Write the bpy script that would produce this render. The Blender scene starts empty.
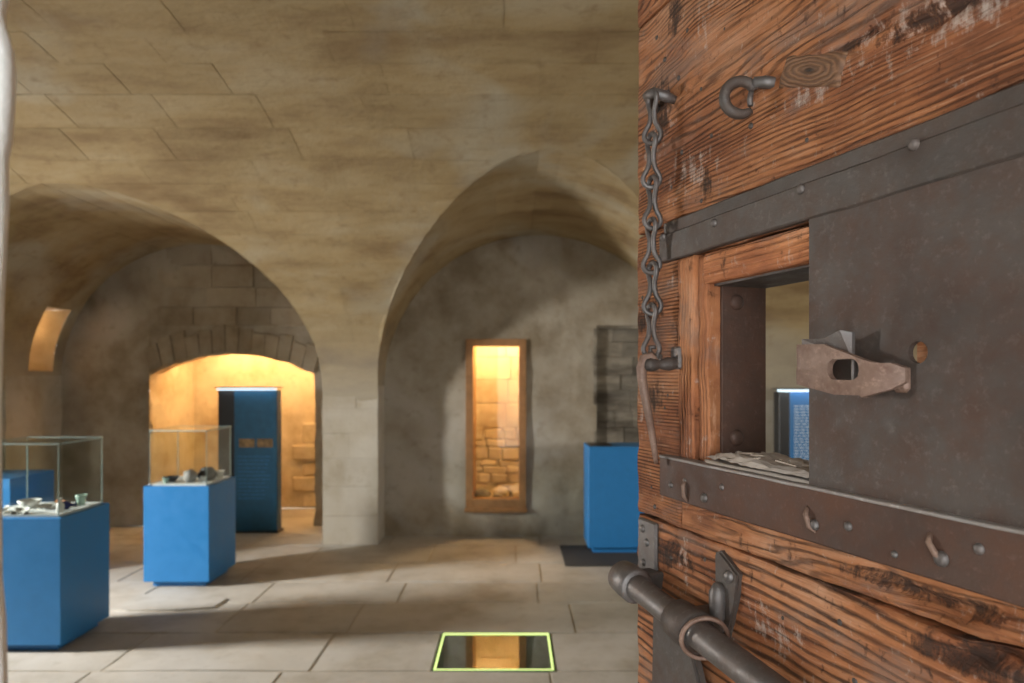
import bpy, bmesh, math, random
from mathutils import Vector, Matrix, noise
random.seed(7)
C = bpy.context.scene
COL = C.collection
PI = math.pi

# ------------------------------------------------------------------ camera, world, light, exposure
cam_d = bpy.data.cameras.new('camera')
cam = bpy.data.objects.new('camera', cam_d); COL.objects.link(cam)
cam.location = (0, 0, 1.65); cam.rotation_euler = (PI/2, 0, 0)
cam_d.sensor_width = 36; cam_d.lens = 700/1024*36; cam_d.shift_y = 34.5/1024
cam_d.clip_start = 0.02
cam_d.dof.use_dof = True; cam_d.dof.focus_distance = 0.86; cam_d.dof.aperture_fstop = 6.0
C.camera = cam
C.view_settings.view_transform = 'Standard'; C.view_settings.look = 'None'
C.view_settings.gamma = 1; C.view_settings.use_curve_mapping = False
C.view_settings.exposure = -0.68

w = bpy.data.worlds.new('world'); C.world = w; w.use_nodes = True
bg = w.node_tree.nodes['Background']
bg.inputs[0].default_value = (0.90, 0.95, 1.0, 1); bg.inputs[1].default_value = 6.9   # overcast sky outside the doorway

def area(name, loc, target, sx, sy, power, col):
    d = bpy.data.lights.new(name, 'AREA'); d.shape = 'RECTANGLE'; d.size = sx; d.size_y = sy
    d.energy = power; d.color = col
    o = bpy.data.objects.new(name, d); COL.objects.link(o); o.location = loc
    o.rotation_euler = (Vector(target)-Vector(loc)).to_track_quat('-Z', 'Y').to_euler()
    return o
def point(name, loc, power, col, r=0.05):
    d = bpy.data.lights.new(name, 'POINT'); d.energy = power; d.color = col; d.shadow_soft_size = r
    o = bpy.data.objects.new(name, d); COL.objects.link(o); o.location = loc
    return o
WARM = (1.0, 0.62, 0.29)
area('daylight_side_window', (-6.95, 3.72, 1.96), (-1.5, 5.5, 0.6), 0.65, 0.8, 1250, (1.0, 0.97, 0.93))
area('added_fill_light', (5.1, 2.8, 1.8), (2.6, 6.8, 1.2), 0.5, 0.6, 95, (1.0, 0.95, 0.88))  # added fill, out of view, brightens the pier behind the hatch
point('niche_lamp', (-3.25, 8.15, 2.02), 75, WARM, 0.08)
point('niche_lamp_right', (-2.35, 8.2, 1.98), 34, WARM, 0.06)
point('shaft_lamp', (-0.10, 7.52, 2.18), 105, WARM, 0.06)
point('side_niche_lamp', (-5.16, 7.32, 2.22), 3.0, WARM, 0.04)

# ------------------------------------------------------------------ materials
def newmat(name):
    m = bpy.data.materials.new(name); m.use_nodes = True
    nt = m.node_tree
    return m, nt, nt.nodes['Principled BSDF']
def N(nt, t, **kw):
    n = nt.nodes.new(t)
    for k, v in kw.items(): setattr(n, k, v)
    return n
def L(nt, a, b): nt.links.new(a, b)
def val(nt, x, sock):
    if isinstance(x, (int, float)): sock.default_value = x
    else: L(nt, x, sock)
def mth(nt, op, a, b=0.0, c=None, clamp=False):
    n = N(nt, 'ShaderNodeMath', operation=op, use_clamp=clamp)
    val(nt, a, n.inputs[0]); val(nt, b, n.inputs[1])
    if c is not None: val(nt, c, n.inputs[2])
    return n.outputs[0]
def mix(nt, f, a, b, typ='MIX'):
    n = N(nt, 'ShaderNodeMix', data_type='RGBA', blend_type=typ)
    val(nt, f, n.inputs[0])
    for s, x in ((n.inputs[6], a), (n.inputs[7], b)):
        if isinstance(x, tuple): s.default_value = (*x, 1)
        else: L(nt, x, s)
    return n.outputs[2]
def coords(nt, scale=(1, 1, 1), rnd=0.0, kind='Object'):
    tc = N(nt, 'ShaderNodeTexCoord'); mp = N(nt, 'ShaderNodeMapping')
    mp.inputs['Scale'].default_value = scale
    src = tc.outputs[kind]
    if rnd:
        oi = N(nt, 'ShaderNodeObjectInfo'); va = N(nt, 'ShaderNodeVectorMath', operation='ADD')
        cx = N(nt, 'ShaderNodeCombineXYZ')
        for i in range(3): L(nt, mth(nt, 'MULTIPLY', oi.outputs['Random'], rnd*(1+0.37*i)), cx.inputs[i])
        L(nt, src, va.inputs[0]); L(nt, cx.outputs[0], va.inputs[1]); src = va.outputs[0]
    L(nt, src, mp.inputs[0]); return mp.outputs[0]
def nz(nt, vec, scale, detail=4, rough=0.55, dist=0.0):
    n = N(nt, 'ShaderNodeTexNoise'); n.inputs['Scale'].default_value = scale
    n.inputs['Detail'].default_value = detail; n.inputs['Roughness'].default_value = rough
    n.inputs['Distortion'].default_value = dist
    L(nt, vec, n.inputs['Vector']); return n.outputs[0]
def ramp(nt, f, stops):
    r = N(nt, 'ShaderNodeValToRGB'); e = r.color_ramp.elements
    while len(e) < len(stops): e.new(0.5)
    for i, (p, c) in enumerate(stops):
        e[i].position = p; e[i].color = (*c, 1) if isinstance(c, tuple) else (c, c, c, 1)
    L(nt, f, r.inputs[0]); return r.outputs[0]
def bump(nt, h, strength, dist, bsdf):
    b = N(nt, 'ShaderNodeBump'); b.inputs['Strength'].default_value = strength
    b.inputs['Distance'].default_value = dist
    L(nt, h, b.inputs['Height']); L(nt, b.outputs[0], bsdf.inputs['Normal'])

def stone_mat(name, base, dark, light, patch, stretch=(1, 1, 1), bs=0.6, bd=0.012, patchamt=0.5, tint=0.10, stain=0.5, ang=0.85, wash=None, veins=0.0):
    m, nt, b = newmat(name)
    v = coords(nt, stretch); v1 = coords(nt)
    n1 = nz(nt, v, 1.6, 6, 0.62); n2 = nz(nt, v1, 9, 5, 0.6); n3 = nz(nt, v1, 0.9, 3, 0.5, 0.6)
    c = ramp(nt, n1, [(0.33, dark), (0.5, base), (0.68, light)])
    c = mix(nt, mth(nt, 'MULTIPLY', ramp(nt, n3, [(0.52, 0.0), (0.66, 1.0)]), patchamt), c, patch)
    c = mix(nt, mth(nt, 'MULTIPLY', ramp(nt, n2, [(0.56, 0.0), (0.75, 1.0)]), stain), c, dark)
    if veins:                                                          # smeared repointing mortar
        vn = nz(nt, v1, 1.15, 2, 0.5, 0.3); ms = nz(nt, v1, 0.8, 2, 0.5)
        ln = ramp(nt, mth(nt, 'ABSOLUTE', mth(nt, 'SUBTRACT', vn, 0.5)), [(0.004, 1.0), (0.013, 0.0)])
        c = mix(nt, mth(nt, 'MULTIPLY', mth(nt, 'MULTIPLY', ln, ramp(nt, ms, [(0.5, 0.0), (0.6, 1.0)])), veins), c, (0.56, 0.53, 0.45))
    if wash:                                                           # worn limewash on the lower stones
        sz_ = N(nt, 'ShaderNodeSeparateXYZ'); L(nt, v1, sz_.inputs[0])
        hz = mth(nt, 'ADD', sz_.outputs[2], mth(nt, 'MULTIPLY_ADD', n1, 0.9, -0.45))
        c = mix(nt, ramp(nt, mth(nt, 'MULTIPLY', hz, 0.4), [(0.56, 1.0), (0.86, 0.0)]), c, ramp(nt, n1, [(0.3, tuple(x*0.74 for x in wash)), (0.55, wash), (0.75, tuple(x*1.13 for x in wash))]))
    oi = N(nt, 'ShaderNodeObjectInfo')
    f = mth(nt, 'MULTIPLY_ADD', oi.outputs['Random'], 2*tint, 1-tint)
    hs = N(nt, 'ShaderNodeHueSaturation'); L(nt, c, hs.inputs['Color']); L(nt, f, hs.inputs['Value'])
    L(nt, hs.outputs[0], b.inputs['Base Color']); b.inputs['Roughness'].default_value = ang
    h = mth(nt, 'ADD', mth(nt, 'MULTIPLY', nz(nt, v, 7, 8, 0.65), 1.0), mth(nt, 'MULTIPLY', nz(nt, v1, 45, 4, 0.6), 0.25))
    bump(nt, h, bs, bd, b)
    return m
M = {}
M['vault'] = stone_mat('vault_stone', (0.345, 0.252, 0.124), (0.215, 0.138, 0.062), (0.40, 0.315, 0.185), (0.40, 0.365, 0.28), (0.6, 1.4, 2.0), tint=0.05, stain=0.65, patchamt=0.6, bd=0.018, wash=(0.45, 0.395, 0.30))
M['vault_mortar'] = stone_mat('vault_mortar', (0.345, 0.255, 0.13), (0.22, 0.142, 0.066), (0.405, 0.325, 0.20), (0.41, 0.375, 0.29), (0.6, 1.4, 2.0), tint=0.0, stain=0.6, patchamt=0.6, bd=0.018, wash=(0.45, 0.395, 0.30))
M['plaster'] = stone_mat('wall_plaster', (0.378, 0.326, 0.246), (0.238, 0.189, 0.123), (0.475, 0.431, 0.352), (0.493, 0.466, 0.414), bd=0.02, patchamt=0.65)
M['wallstone'] = stone_mat('wall_stone', (0.353, 0.294, 0.210), (0.218, 0.168, 0.105), (0.437, 0.386, 0.302), (0.454, 0.420, 0.361), tint=0.12)
M['pier'] = stone_mat('pier_stone', (0.465, 0.414, 0.321), (0.353, 0.288, 0.191), (0.539, 0.498, 0.414), (0.558, 0.530, 0.465), tint=0.03, bd=0.012)
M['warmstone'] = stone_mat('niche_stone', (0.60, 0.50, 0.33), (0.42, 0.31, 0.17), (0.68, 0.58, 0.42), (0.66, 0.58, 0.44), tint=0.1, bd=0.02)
M['darkstone'] = stone_mat('dark_layered_stone', (0.20, 0.175, 0.135), (0.07, 0.056, 0.04), (0.32, 0.285, 0.225), (0.30, 0.28, 0.24), (1, 1, 4), tint=0.28, bd=0.03)
M['slab'] = stone_mat('floor_slab_stone', (0.465, 0.432, 0.372), (0.335, 0.293, 0.228), (0.539, 0.512, 0.456), (0.530, 0.512, 0.474), tint=0.07, bd=0.008, ang=0.62)
M['grout'] = stone_mat('floor_joint', (0.40, 0.35, 0.27), (0.28, 0.23, 0.17), (0.46, 0.41, 0.34), (0.43, 0.4, 0.35))
M['jamb'] = stone_mat('limewashed_stone', (0.90, 0.90, 0.88), (0.78, 0.76, 0.70), (0.93, 0.93, 0.92), (0.92, 0.92, 0.91), tint=0.0)

def plain(name, col, rough=0.5, metal=0.0, spec=0.5, var=0.0):
    m, nt, b = newmat(name)
    if var:
        n = nz(nt, coords(nt), 14, 5, 0.6)
        L(nt, ramp(nt, n, [(0.3, tuple(c*(1-var) for c in col)), (0.7, tuple(min(1, c*(1+var)) for c in col))]), b.inputs['Base Color'])
        L(nt, ramp(nt, n, [(0.3, rough*0.85), (0.7, min(1, rough*1.15))]), b.inputs['Roughness'])
    else:
        b.inputs['Base Color'].default_value = (*col, 1); b.inputs['Roughness'].default_value = rough
    b.inputs['Metallic'].default_value = metal
    b.inputs['Specular IOR Level'].default_value = spec
    return m
M['blue'] = plain('blue_paint', (0.020, 0.185, 0.46), 0.42, var=0.05)
M['blue_dark'] = plain('panel_blue_print', (0.008, 0.085, 0.17), 0.4, var=0.15)
M['blue_text'] = plain('panel_blue_bright', (0.018, 0.16, 0.42), 0.35, var=0.05)
M['panel_black'] = plain('panel_black', (0.012, 0.013, 0.015), 0.4, var=0.2)
M['white'] = plain('white_board', (0.72, 0.74, 0.74), 0.5, var=0.04)
M['mat'] = plain('dark_floor_mat', (0.045, 0.042, 0.04), 0.85, var=0.3)
M['text'] = plain('white_print', (0.55, 0.68, 0.8), 0.5, var=0.05)
M['photo'] = plain('brown_picture_print', (0.20, 0.12, 0.045), 0.5, var=0.8)
M['pit'] = plain('green_pit_wall', (0.10, 0.16, 0.085), 0.6, var=0.5)

def emis(name, col, s):
    m, nt, b = newmat(name)
    b.inputs['Base Color'].default_value = (*col, 1)
    b.inputs['Emission Color'].default_value = (*col, 1); b.inputs['Emission Strength'].default_value = s
    return m
M['led'] = emis('panel_led_strip', (0.72, 0.9, 1.0), 2.2)
M['floor_led'] = emis('floor_light_strip', (0.78, 1.0, 0.34), 1.7)

def glass_mat(name, tint, ior, rough=0.02, extra=0.0):
    m, nt, b = newmat(name); nt.nodes.remove(b)
    tr = N(nt, 'ShaderNodeBsdfTransparent'); tr.inputs[0].default_value = (*tint, 1)
    gl = N(nt, 'ShaderNodeBsdfGlossy'); gl.inputs['Roughness'].default_value = rough; gl.inputs[0].default_value = (0.95, 1, 0.97, 1)
    fr = N(nt, 'ShaderNodeFresnel'); fr.inputs[0].default_value = ior
    ms = N(nt, 'ShaderNodeMixShader')
    ge = N(nt, 'ShaderNodeNewGeometry')
    L(nt, mth(nt, 'MULTIPLY', mth(nt, 'ADD', fr.outputs[0], extra, clamp=True), mth(nt, 'SUBTRACT', 1.0, ge.outputs['Backfacing'])), ms.inputs[0]); L(nt, tr.outputs[0], ms.inputs[1]); L(nt, gl.outputs[0], ms.inputs[2])
    L(nt, ms.outputs[0], nt.nodes['Material Output'].inputs[0])
    return m
M['glass'] = glass_mat('clear_glass', (0.94, 0.96, 0.95), 1.4)
M['glass_edge'] = plain('glass_edge', (0.30, 0.38, 0.36), 0.25)
M['floor_glass'] = glass_mat('floor_glass', (0.6, 0.78, 0.55), 1.7, 0.02, 0.20)

def zone(nt, p, zs):
    """1 inside the listed ellipses (along, up, half-length, half-height) of the door face, falling to 0 at their rim"""
    sx = N(nt, 'ShaderNodeSeparateXYZ'); L(nt, p, sx.inputs[0]); out = None
    for u0, z0, ru, rz in zs:
        a_ = mth(nt, 'POWER', mth(nt, 'ABSOLUTE', mth(nt, 'DIVIDE', mth(nt, 'SUBTRACT', sx.outputs[0], u0), ru)), 2.0)
        b_ = mth(nt, 'POWER', mth(nt, 'ABSOLUTE', mth(nt, 'DIVIDE', mth(nt, 'SUBTRACT', sx.outputs[2], z0), rz)), 2.0)
        q = mth(nt, 'SUBTRACT', 1.0, mth(nt, 'ADD', a_, b_), clamp=True)
        out = q if out is None else mth(nt, 'MAXIMUM', out, q)
    return out
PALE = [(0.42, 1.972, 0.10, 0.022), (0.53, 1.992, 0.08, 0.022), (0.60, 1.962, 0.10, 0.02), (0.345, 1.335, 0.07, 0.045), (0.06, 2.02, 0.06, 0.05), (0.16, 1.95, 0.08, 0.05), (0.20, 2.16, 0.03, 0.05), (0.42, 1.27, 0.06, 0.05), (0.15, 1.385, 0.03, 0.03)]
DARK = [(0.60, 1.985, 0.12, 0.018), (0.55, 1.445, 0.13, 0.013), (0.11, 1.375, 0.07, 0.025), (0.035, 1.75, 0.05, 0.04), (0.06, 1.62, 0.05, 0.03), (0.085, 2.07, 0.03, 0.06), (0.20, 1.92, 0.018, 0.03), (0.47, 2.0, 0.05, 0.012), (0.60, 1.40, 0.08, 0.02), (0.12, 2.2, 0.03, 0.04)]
def wood_mat(name, vert=False, pitch=90, wob=7.0, tone=1.0, contrast=0.75, lines=0.5, keep=0.15):
    m, nt, b = newmat(name)
    def A3(al, th, ac): return (ac, th, al) if vert else (al, th, ac)         # along, through, across the grain
    tc = N(nt, 'ShaderNodeTexCoord'); p = tc.outputs['Object']
    sx = N(nt, 'ShaderNodeSeparateXYZ'); L(nt, p, sx.inputs[0])
    across = sx.outputs[0 if vert else 2]
    n = nz(nt, coords(nt, A3(1.5, 3, 7.0), rnd=7.0), 1.0, 3, 0.5, 0.5)
    ph = mth(nt, 'ADD', mth(nt, 'MULTIPLY', across, pitch), mth(nt, 'MULTIPLY', n, wob))
    fr = mth(nt, 'FRACT', ph)
    saw = mth(nt, 'SUBTRACT', 1.0, mth(nt, 'ABSOLUTE', mth(nt, 'MULTIPLY_ADD', fr, 2.0, -1.0)))      # triangle 0..1
    fib = nz(nt, coords(nt, A3(9, 60, 330), rnd=3.0), 1.0, 4, 0.7)
    brk = nz(nt, coords(nt, A3(16, 10, 70), rnd=6.0), 1.0, 4, 0.7)
    ring = ramp(nt, mth(nt, 'ADD', saw, mth(nt, 'MULTIPLY_ADD', brk, 0.9, -0.45)), [(0.12, 1.0), (0.5, 0.0)])
    big = nz(nt, coords(nt, A3(3.4, 3, 10), rnd=5.0), 1.0, 7, 0.68)
    fade = ramp(nt, nz(nt, coords(nt, A3(5, 4, 16), rnd=9.0), 1.0, 4, 0.6), [(0.36, keep), (0.58, 1.0)])
    T = lambda *c: tuple(min(1, x*tone) for x in c)
    c = ramp(nt, big, [(0.28, T(0.10, 0.038, 0.019)), (0.42, T(0.27, 0.095, 0.038)), (0.53, T(0.40, 0.160, 0.064)), (0.68, T(0.50, 0.265, 0.15))])
    ring = mth(nt, 'MULTIPLY', ring, fade)
    c = mix(nt, mth(nt, 'MULTIPLY', ring, contrast), c, (0.050, 0.021, 0.011))
    c = mix(nt, mth(nt, 'MULTIPLY', ramp(nt, fib, [(0.30, 1.0), (0.48, 0.0)]), lines), c, (0.05, 0.026, 0.016))
    c = mix(nt, mth(nt, 'MULTIPLY', ramp(nt, fib, [(0.58, 0.0), (0.72, 1.0)]), 0.5), c, T(0.62, 0.36, 0.22))
    # greyed, pale and blackened wear
    pat = nz(nt, coords(nt, A3(4, 4, 9), rnd=2.0), 1.3, 7, 0.7)
    c = mix(nt, mth(nt, 'MULTIPLY', ramp(nt, pat, [(0.52, 0.0), (0.62, 1.0)]), 0.6), c, (0.22, 0.145, 0.11))
    spk = nz(nt, coords(nt, (34, 20, 30), rnd=4.0), 1.3, 7, 0.78)
    vst = nz(nt, coords(nt, (120, 20, 16), rnd=1.5), 1.0, 5, 0.7)             # scrapes down the face
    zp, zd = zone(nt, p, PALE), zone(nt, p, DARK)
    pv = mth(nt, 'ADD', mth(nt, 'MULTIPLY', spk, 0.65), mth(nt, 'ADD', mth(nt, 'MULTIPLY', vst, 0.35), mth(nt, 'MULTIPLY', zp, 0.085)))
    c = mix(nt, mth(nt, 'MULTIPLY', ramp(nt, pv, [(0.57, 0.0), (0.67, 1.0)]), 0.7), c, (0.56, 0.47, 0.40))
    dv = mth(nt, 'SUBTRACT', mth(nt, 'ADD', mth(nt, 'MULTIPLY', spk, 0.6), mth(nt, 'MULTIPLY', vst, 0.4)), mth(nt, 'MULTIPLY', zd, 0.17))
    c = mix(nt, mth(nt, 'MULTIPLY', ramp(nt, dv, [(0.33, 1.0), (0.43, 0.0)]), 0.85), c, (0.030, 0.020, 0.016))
    L(nt, c, b.inputs['Base Color']); b.inputs['Roughness'].default_value = 0.7
    b.inputs['Specular IOR Level'].default_value = 0.3
    h = mth(nt, 'SUBTRACT', mth(nt, 'MULTIPLY', fib, 0.6), mth(nt, 'MULTIPLY', ring, 0.8))
    h = mth(nt, 'ADD', h, mth(nt, 'MULTIPLY', ramp(nt, dv, [(0.33, 0.0), (0.43, 1.0)]), 0.7))
    h = mth(nt, 'ADD', h, mth(nt, 'MULTIPLY', brk, 0.4))
    bump(nt, h, 0.9, 0.003, b)
    return m
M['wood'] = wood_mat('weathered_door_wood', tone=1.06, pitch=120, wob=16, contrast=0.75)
M['wood_ridge'] = wood_mat('ridged_door_wood', keep=0.65, tone=1.15, pitch=72, wob=9, contrast=0.95, lines=0.35)
M['wood_end'] = wood_mat('banded_door_wood', pitch=190, wob=5, tone=1.05, contrast=0.7)
M['wood_v'] = wood_mat('upright_door_wood', vert=True, pitch=150, wob=5, tone=1.2, contrast=0.4)
M['wood_pale'] = wood_mat('pale_rail_wood', pitch=110, wob=5, tone=1.5, contrast=0.3, lines=0.3)
def knot_mat():
    m, nt, b = newmat('ringed_knot_wood')
    tc = N(nt, 'ShaderNodeTexCoord'); mp = N(nt, 'ShaderNodeMapping'); mp.inputs['Scale'].default_value = (1, 1, 3.2); L(nt, tc.outputs['Object'], mp.inputs[0])
    ln = N(nt, 'ShaderNodeVectorMath', operation='LENGTH'); L(nt, mp.outputs[0], ln.inputs[0])
    nn = nz(nt, coords(nt, (20, 10, 60)), 1.0, 4, 0.6)
    rg = mth(nt, 'MULTIPLY_ADD', mth(nt, 'SINE', mth(nt, 'ADD', mth(nt, 'MULTIPLY', ln.outputs['Value'], 520), mth(nt, 'MULTIPLY', nn, 13))), 0.5, 0.5)
    c = mix(nt, mth(nt, 'MULTIPLY', rg, 0.6), (0.24, 0.12, 0.06), (0.07, 0.035, 0.02))
    c = mix(nt, ramp(nt, ln.outputs['Value'], [(0.006, 1.0), (0.014, 0.0)]), c, (0.03, 0.018, 0.012))
    L(nt, c, b.inputs['Base Color']); b.inputs['Roughness'].default_value = 0.65; bump(nt, rg, 0.6, 0.002, b); return m
M['knot'] = knot_mat()

def iron_mat(name, base, rust, amt, rough=0.55, spec=0.5, metal=0.35):
    m, nt, b = newmat(name)
    v = coords(nt, rnd=3.0)
    n1 = nz(nt, v, 22, 8, 0.7); n2 = nz(nt, v, 120, 5, 0.7); n3 = nz(nt, v, 5, 5, 0.6, 0.5)
    c = mix(nt, mth(nt, 'MULTIPLY', ramp(nt, n1, [(0.40, 0.0), (0.68, 1.0)]), amt), base, rust)
    c = mix(nt, mth(nt, 'MULTIPLY', ramp(nt, n2, [(0.55, 0.0), (0.75, 1.0)]), 0.45), c, tuple(min(1, x*2.1+0.03) for x in base))
    c = mix(nt, mth(nt, 'MULTIPLY', ramp(nt, n3, [(0.35, 1.0), (0.55, 0.0)]), 0.45), c, tuple(x*0.45 for x in base))
    L(nt, c, b.inputs['Base Color']); b.inputs['Metallic'].default_value = metal
    L(nt, ramp(nt, n1, [(0.3, rough-0.12), (0.7, rough+0.2)]), b.inputs['Roughness'])
    b.inputs['Specular IOR Level'].default_value = spec
    bump(nt, mth(nt, 'ADD', n1, mth(nt, 'MULTIPLY', n2, 0.5)), 0.55, 0.002, b)
    return m
M['iron'] = iron_mat('dark_iron', (0.092, 0.078, 0.068), (0.13, 0.066, 0.040), 0.45)
M['iron_plate'] = iron_mat('brown_iron_plate', (0.085, 0.067, 0.056), (0.115, 0.058, 0.038), 0.7, rough=0.6, metal=0.25)
M['iron_rust'] = iron_mat('rusty_iron', (0.085, 0.048, 0.034), (0.15, 0.062, 0.033), 0.55, rough=0.62, metal=0.2)
M['iron_grey'] = iron_mat('grey_iron', (0.17, 0.155, 0.145), (0.17, 0.09, 0.055), 0.35, rough=0.45, metal=0.55)
M['iron_tan'] = iron_mat('worn_tan_iron', (0.26, 0.165, 0.12), (0.12, 0.055, 0.034), 0.85, rough=0.55, metal=0.15)
M['iron_highlight'] = iron_mat('pale_highlight_iron', (0.30, 0.275, 0.255), (0.28, 0.2, 0.15), 0.4, rough=0.5, metal=0.3)  # pale tone for the light caught on the lower strap's top edge
M['putty'] = stone_mat('flaked_sill_putty', (0.46, 0.38, 0.31), (0.22, 0.16, 0.12), (0.62, 0.55, 0.48), (0.36, 0.33, 0.31), bd=0.004)
M['frame_wood'] = plain('oak_window_frame', (0.34, 0.17, 0.065), 0.5, var=0.2)

# ------------------------------------------------------------------ mesh helpers
def obj(name, bm, m, parent=None, loc=None, smooth=False):
    if isinstance(bm, bpy.types.Mesh): me = bm
    else:
        me = bpy.data.meshes.new(name); bmesh.ops.recalc_face_normals(bm, faces=bm.faces); bm.to_mesh(me); bm.free()
        if smooth:
            for p in me.polygons: p.use_smooth = True
    if m is not None and len(me.materials) == 0: me.materials.append(m)
    o = bpy.data.objects.new(name, me); COL.objects.link(o)
    if parent: o.parent = parent
    if loc: o.location = loc
    return o
def tag(o, label, cat, group=None, kind=None):
    o['label'] = label; o['category'] = cat
    if group: o['group'] = group
    if kind: o['kind'] = kind
    return o
def empty(name, loc=(0, 0, 0), rz=0):
    o = bpy.data.objects.new(name, None); COL.objects.link(o); o.location = loc; o.rotation_euler = (0, 0, rz)
    o.empty_display_size = 0.1
    return o
def struct(o, label=None, cat=None):
    o['kind'] = 'structure'
    if label: o['label'] = label
    if cat: o['category'] = cat
    return o
def box(bm, x0, x1, y0, y1, z0, z1, bev=0.0, seg=1):
    vs = [bm.verts.new(p) for p in ((x0, y0, z0), (x1, y0, z0), (x1, y1, z0), (x0, y1, z0), (x0, y0, z1), (x1, y0, z1), (x1, y1, z1), (x0, y1, z1))]
    fs = [bm.faces.new([vs[i] for i in q]) for q in ((0, 3, 2, 1), (4, 5, 6, 7), (0, 1, 5, 4), (1, 2, 6, 5), (2, 3, 7, 6), (3, 0, 4, 7))]
    if bev: bmesh.ops.bevel(bm, geom=list({e for f in fs for e in f.edges}), offset=bev, segments=seg, affect='EDGES', profile=0.5)
def bx(*a, **k):
    bm = bmesh.new(); box(bm, *a, **k); return bm
def tube(bm, pts, rad, n=10, closed=False, cap=True):
    pts = [Vector(p) for p in pts]; k = len(pts)
    rad = rad if isinstance(rad, (list, tuple)) else [rad]*k
    rings = []; up = None
    for i, p in enumerate(pts):
        t = (pts[(i+1) % k]-pts[i-1]) if closed else (pts[min(i+1, k-1)]-pts[max(i-1, 0)])
        t.normalize()
        if up is None: up = t.orthogonal().normalized()
        up = (up - t*up.dot(t)).normalized(); s = t.cross(up)
        rings.append([bm.verts.new(p + (up*math.cos(a)+s*math.sin(a))*rad[i]) for a in (2*PI*j/n for j in range(n))])
    off = 0
    if closed:   # close with the best matching rotation
        off = min(range(n), key=lambda o: sum((rings[0][(j+o) % n].co-rings[-1][j].co).length for j in range(n)))
    for i in range(k if closed else k-1):
        a, b_ = rings[i], rings[(i+1) % k]; o = off if closed and i == k-1 else 0
        for j in range(n):
            bm.faces.new((a[j], a[(j+1) % n], b_[(j+1+o) % n], b_[(j+o) % n]))
    if cap and not closed:
        bm.faces.new(rings[0][::-1]); bm.faces.new(rings[-1])
def lathe(bm, prof, n=16, mat=None):
    rings = []
    for r, z in prof:
        if r < 1e-5: rings.append([bm.verts.new((0, 0, z))])
        else: rings.append([bm.verts.new((r*math.cos(2*PI*j/n), r*math.sin(2*PI*j/n), z)) for j in range(n)])
    for a, b_ in zip(rings, rings[1:]):
        for j in range(n):
            q = [a[j % len(a)], a[(j+1) % len(a)], b_[(j+1) % len(b_)], b_[j % len(b_)]]
            q = list(dict.fromkeys(q))
            if len(q) > 2: bm.faces.new(q)
    if mat is not None: bmesh.ops.transform(bm, matrix=mat, verts=bm.verts)
def fn(p, s=1.0, seed=0.0, oct_=4):
    return noise.fractal(Vector(p)*s + Vector((seed, seed*1.7, -seed)), 1.0, 2.0, oct_)
def grid(bm, P, nu, nv, skip=None):
    V = [[bm.verts.new(P(i, j)) for j in range(nv+1)] for i in range(nu+1)]
    for i in range(nu):
        for j in range(nv):
            if skip and skip(i, j): continue
            bm.faces.new((V[i][j], V[i+1][j], V[i+1][j+1], V[i][j+1]))
    for v in [v for v in bm.verts if not v.link_faces]: bm.verts.remove(v)
    return V
def ticks(a, b, step, extra=()):
    n = max(1, round((b-a)/step)); t = [a+(b-a)*i/n for i in range(n+1)]
    for e in extra:
        t = [x for x in t if abs(x-e) > step*0.35 or x in (a, b)]; t.append(e)
    return sorted(set(t))
def stone_rough(x0, x1, y0, y1, z0, z1, jit=0.01, seed=0, bev=0.012):
    """a stone: bevelled box with uneven corners"""
    bm = bmesh.new(); box(bm, x0, x1, y0, y1, z0, z1)
    for v in bm.verts: v.co += noise.noise_vector(v.co*7.3+Vector((seed, 0, seed)))*jit
    bmesh.ops.bevel(bm, geom=list(bm.edges), offset=bev, segments=1, affect='EDGES')
    return bm

# ------------------------------------------------------------------ vault geometry (metres; y runs away from the doorway)
Y0, A, ZS, B = 3.0, 3.85, 1.30, 2.20                    # main barrel vault
BAYS = {'left': dict(xc=-3.40, a=1.55, zs=1.65, b=1.45, back=7.70, k=0.0), 'right': dict(xc=0.27, a=1.58, zs=1.55, b=1.55, back=7.20, k=0.055)}
XL, XR, YF = -6.0, 5.0, 0.45
FRONT = 6.84
def Mz(y): return ZS + B*math.sqrt(max(0, 1-((y-Y0)/A)**2))
def My(z): return Y0 + A*math.sqrt(max(0, 1-((z-ZS)/B)**2))
def bb(bay, y): return bay['b']+bay['k']*(bay['back']-y)                # the crown rises a little towards the hall
def groin(bay, sn):
    """y at which the cross vault, at the angle with sine sn, meets the main vault"""
    y = 6.0
    for _ in range(25): y = 0.5*y+0.5*My(bay['zs']+bb(bay, y)*sn)
    return y
def half_width(bay, z):
    """half the opening of the bay in the main vault at height z"""
    q = (z-bay['zs'])/bb(bay, My(z))
    return bay['a'] if q <= 0 else bay['a']*math.sqrt(max(0, 1-q*q))
def Lz(bay, x):
    q = 1-((x-bay['xc'])/bay['a'])**2
    return bay['zs']+bay['b']*math.sqrt(q) if q > 0 else None
def yend(x):
    for bay in BAYS.values():
        q = 1-((x-bay['xc'])/bay['a'])**2
        if q > 0: return groin(bay, math.sqrt(q))
    return My(ZS+0.02)

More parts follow.
